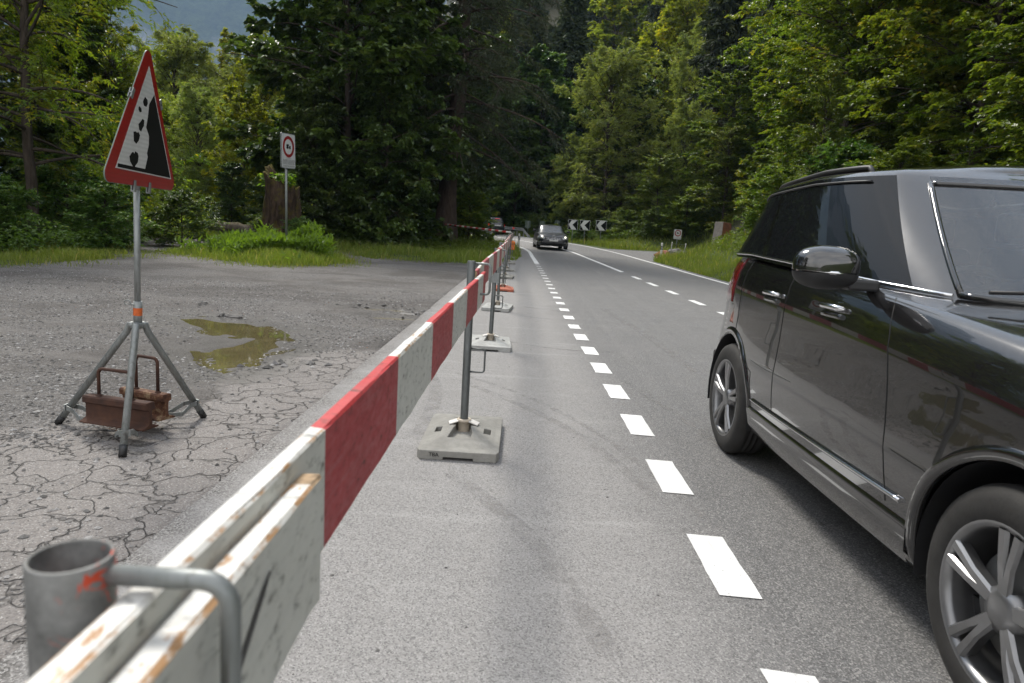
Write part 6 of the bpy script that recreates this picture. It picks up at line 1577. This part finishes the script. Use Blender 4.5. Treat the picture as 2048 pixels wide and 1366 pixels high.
    # black wheel arch lips
    for yc in (-1.27, 1.12):
        q = MB(); rows = []
        for k in range(41):
            a = -.22+(pi+.44)*k/40; r_in = []
            for rad, o in ((.397, -.02), (.397, .010), (.425, .012), (.437, .001)):
                y = yc+rad*cos(a); z = max(.247, .335+rad*sin(a)); p = suv['pt'](suv['t_z'](z, y), suv['j_y'](y), o); r_in.append((p[0]*sgn, y, z))
            rows.append(r_in)
        q.grid(rows, 0, True); q.build('arch_lip', M['suv_paint'], e)
patch('tail_light', M['tail'], .70, .985, 25, 34, .006); patch('headlight', M['lens'], .62, .90, 112, 132, .006, taper=.06)
patch('fog_lamp', M['lens'], .22, .34, 126, 132, .006); patch('grille', M['black'], .56, .80, 134, 149, .005, merge=True); patch('lower_grille', M['black'], .16, .46, 134, 149, .004, merge=True)
for t in (.62, .68, .74): patch('grille_bar', M['chrome'], t, t+.02, 134, 149, .012, k=2, merge=True)
patch('rear_bumper_trim', M['black'], .10, .30, 0, 30, .005, merge=True)
q = MB(); q.box((-.26, 2.0, .46), (.26, 2.012, .57)); q.build('number_plate', M['plate'], e, .003)
q = MB(); q.box((-.26, -2.0, .74), (.26, -1.985, .85)); q.build('number_plate', M['plate'], e, .003)
sp_ = MB(); P = [[(x, -1.60-.16*s+.05*(x/.6)**2, 1.605-.03*s-.03*(abs(x)/.6)**3+dz) for x in np.linspace(-.58, .58, 13)] for s, dz in ((0, 0), (.5, .006), (1, 0), (.9, -.02), (0, -.035))]
sp_.grid(P, 0, True); sp_.build('roof_spoiler', M['suv_paint'], e)
# interior
for sgn in (1, -1):
    for yy in (-.42, -1.2):
        q = MB()
        q.prism([(-.25,.0),(.25,.0),(.24,.45),(.20,.62),(-.20,.62),(-.24,.45)], (sgn*.37, yy-.16, .70), (1, 0, 0), (0, -.25, 1), (0, .12, 0)); q.box((sgn*.37-.25, yy-.05, .58), (sgn*.37+.25, yy+.42, .72)); q.box((sgn*.37-.13, yy-.33, 1.345), (sgn*.37+.13, yy-.24, 1.50)); q.build('seat', M['interior'], e, .03)
q = MB(); q.prism([(-.35,.75),(.4,1.06),(.38,.75)], (-.78, .2, 0), (0, 1, 0), (0, 0, 1), (1.56, 0, 0)); q.box((-.8, -1.8, .32), (.8, .6, .55)); q.build('dashboard', M['interior'], e, .01)
q = MB(); rg2 = [(.37+.18*cos(a), .02+.06*sin(a), 1.05+.17*sin(a)) for a in np.linspace(0, 2*pi, 25)]; q.tube(rg2, .014, 8); q.tube([(.19, .02, 1.05), (.55, .02, 1.05)], .018, 6); q.build('steering_wheel', M['interior'], e)
for sgn in (1, -1):
    q = MB(); q.tube([(.1, .72, 1.14), (.4, .66, 1.165), (.66, .60, 1.15)] if sgn > 0 else [(-.55, .68, 1.13), (-.25, .69, 1.165), (.0, .70, 1.17)], .007, 6); q.build('wiper', M['black'], e)
SUV = e; e.location = (2.17, 2.83, .004); e.rotation_euler = (0, 0, pi+RAD(.6))

# ---- black saloon coming round the bend
sd_ = car('black_saloon', 4.55, 1.79, .20,
  [(-2.28,.86),(-2.0,.93),(-1.5,.95),(-.8,.92),(0,.90),(.7,.885),(1.2,.86),(1.7,.79),(2.05,.72),(2.28,.63)],
  dict(yb0=-1.75, yb1=1.02, yt0=-.95, yt1=.20, wb=.92, n=5.0, crown=.05, roof=[(-1.0,1.28),(-.5,1.335),(0,1.33),(.25,1.30)], side=[(-1.0,-.42),(-.34,.52)], ws=(.80,), rw=(.2,)),
  dict(y=(-1.36, 1.40), r=.32, ra=.37, spokes=5, double=True), dict(paint=M['black_paint']),
  'black saloon with lit headlamps coming towards the viewer on the road', 'car', suv=False, tumble=.78, detail=False, front_drop=.11)
e = sd_['e']; p2 = sd_['patch']
p2('headlight', M['lens'], .60, .86, 118, 136, .008, taper=.08)
p2('grille', M['black'], .56, .84, 138, 149, .008, merge=True)
for t in (.60, .68, .76): p2('grille_bar', M['chrome'], t, t+.012, 138, 149, .016, k=2, merge=True)
p2('lower_grille', M['black'], .10, .40, 128, 149, .006, merge=True); p2('bumper_trim', M['chrome'], .30, .335, 122, 134, .010, k=2)
p2('tail_light', M['tail'], .66, .95, 18, 33, .008)
for sgn in (1, -1):
    q = MB(); q.lathe([(.0, .0), (.042, -.004), (.055, -.02)], (0, 0, 0), 'z', 16); q2 = MB(); q2.v = [(x+sgn*.64, 2.19+z_, y_+.655) for x, y_, z_ in q.v]; q2.f = q.f; q2.m = q.m; q2.sm = q.sm; q2.build('lit_headlamp', M['head_on'], e)
    mr = MB(); rows = [[(sgn*(.97+.10*cos(b)*w_), .58+.06*sin(b)*w_, 1.0+z) for b in np.linspace(0, 2*pi, 15)] for z, w_ in ((-.06, .4), (-.05, .85), (0, 1), (.05, .85), (.06, .4))]; mr.grid(rows, 0, True); mr.add(rows[0], [tuple(range(15))]); mr.add(rows[-1], [tuple(range(15))]); mr.build('mirror', M['black_paint'], e)
star = MB(); ring = [(.085*cos(a), 2.285, .655+.085*sin(a)) for a in np.linspace(0, 2*pi, 25)]; star.tube(ring, .009, 6)
for k in range(3):
    a = pi/2+k*2*pi/3; d = Vector((cos(a), 0, sin(a))); tnn = Vector((-sin(a), 0, cos(a))); c = Vector((0, 2.285, .655)); star.add([c+d*.083, c+tnn*.014, c-tnn*.014, c+Vector((0, .012, 0))], [(0, 1, 3), (0, 3, 2)])
star.build('grille_star', M['chrome'], e)
q = MB(); q.box((-.24, 2.272, .40), (.24, 2.285, .50)); q.build('number_plate', M['plate'], e, .003)
e.location = (1.62, 40.2, float(rise(40.2))+.004); e.rotation_euler = (RAD(-1.6)*-1*0, 0, pi+RAD(4))
e.rotation_euler = (RAD(1.25), 0, pi+RAD(3))

# ---- dark car driving away round the bend
d2 = car('distant_car', 4.2, 1.78, .26,
  [(-2.1,.98),(-1.6,1.02),(-.8,1.03),(0,1.0),(.8,.97),(1.2,.93),(1.7,.85),(2.1,.72)],
  dict(yb0=-2.0, yb1=1.0, yt0=-1.72, yt1=.15, wb=.93, n=5.6, crown=.05, roof=[(-1.75,1.60),(-1.2,1.65),(-.4,1.66),(.2,1.62)], side=[(-1.55,-1.05),(-.98,-.4),(-.3,.5)], ws=(.81,), rw=(.175,)),
  dict(y=(-1.3, 1.3), r=.34, ra=.40, spokes=5), dict(paint=M['blue_black_paint']),
  'dark blue off-road car driving away behind the guard rail with red tail lights lit', 'car', suv=True, tumble=.80, detail=False)
e = d2['e']; d2['patch']('tail_light', M['tail_on'], .72, .96, 23, 31, .01)
q = MB(); q.box((-.26, -2.11, .80), (.26, -2.09, .92)); q.build('number_plate', M['plate'], e); q = MB(); q.box((-.22, -1.92, 1.53), (.22, -1.86, 1.56)); q.build('brake_light', M['tail_on'], e)
e.location = (-2.75, 62.4, float(rise(62.4))+.006); e.rotation_euler = (RAD(-1.2), 0, RAD(17)); e.scale = (.9, .9, .87)
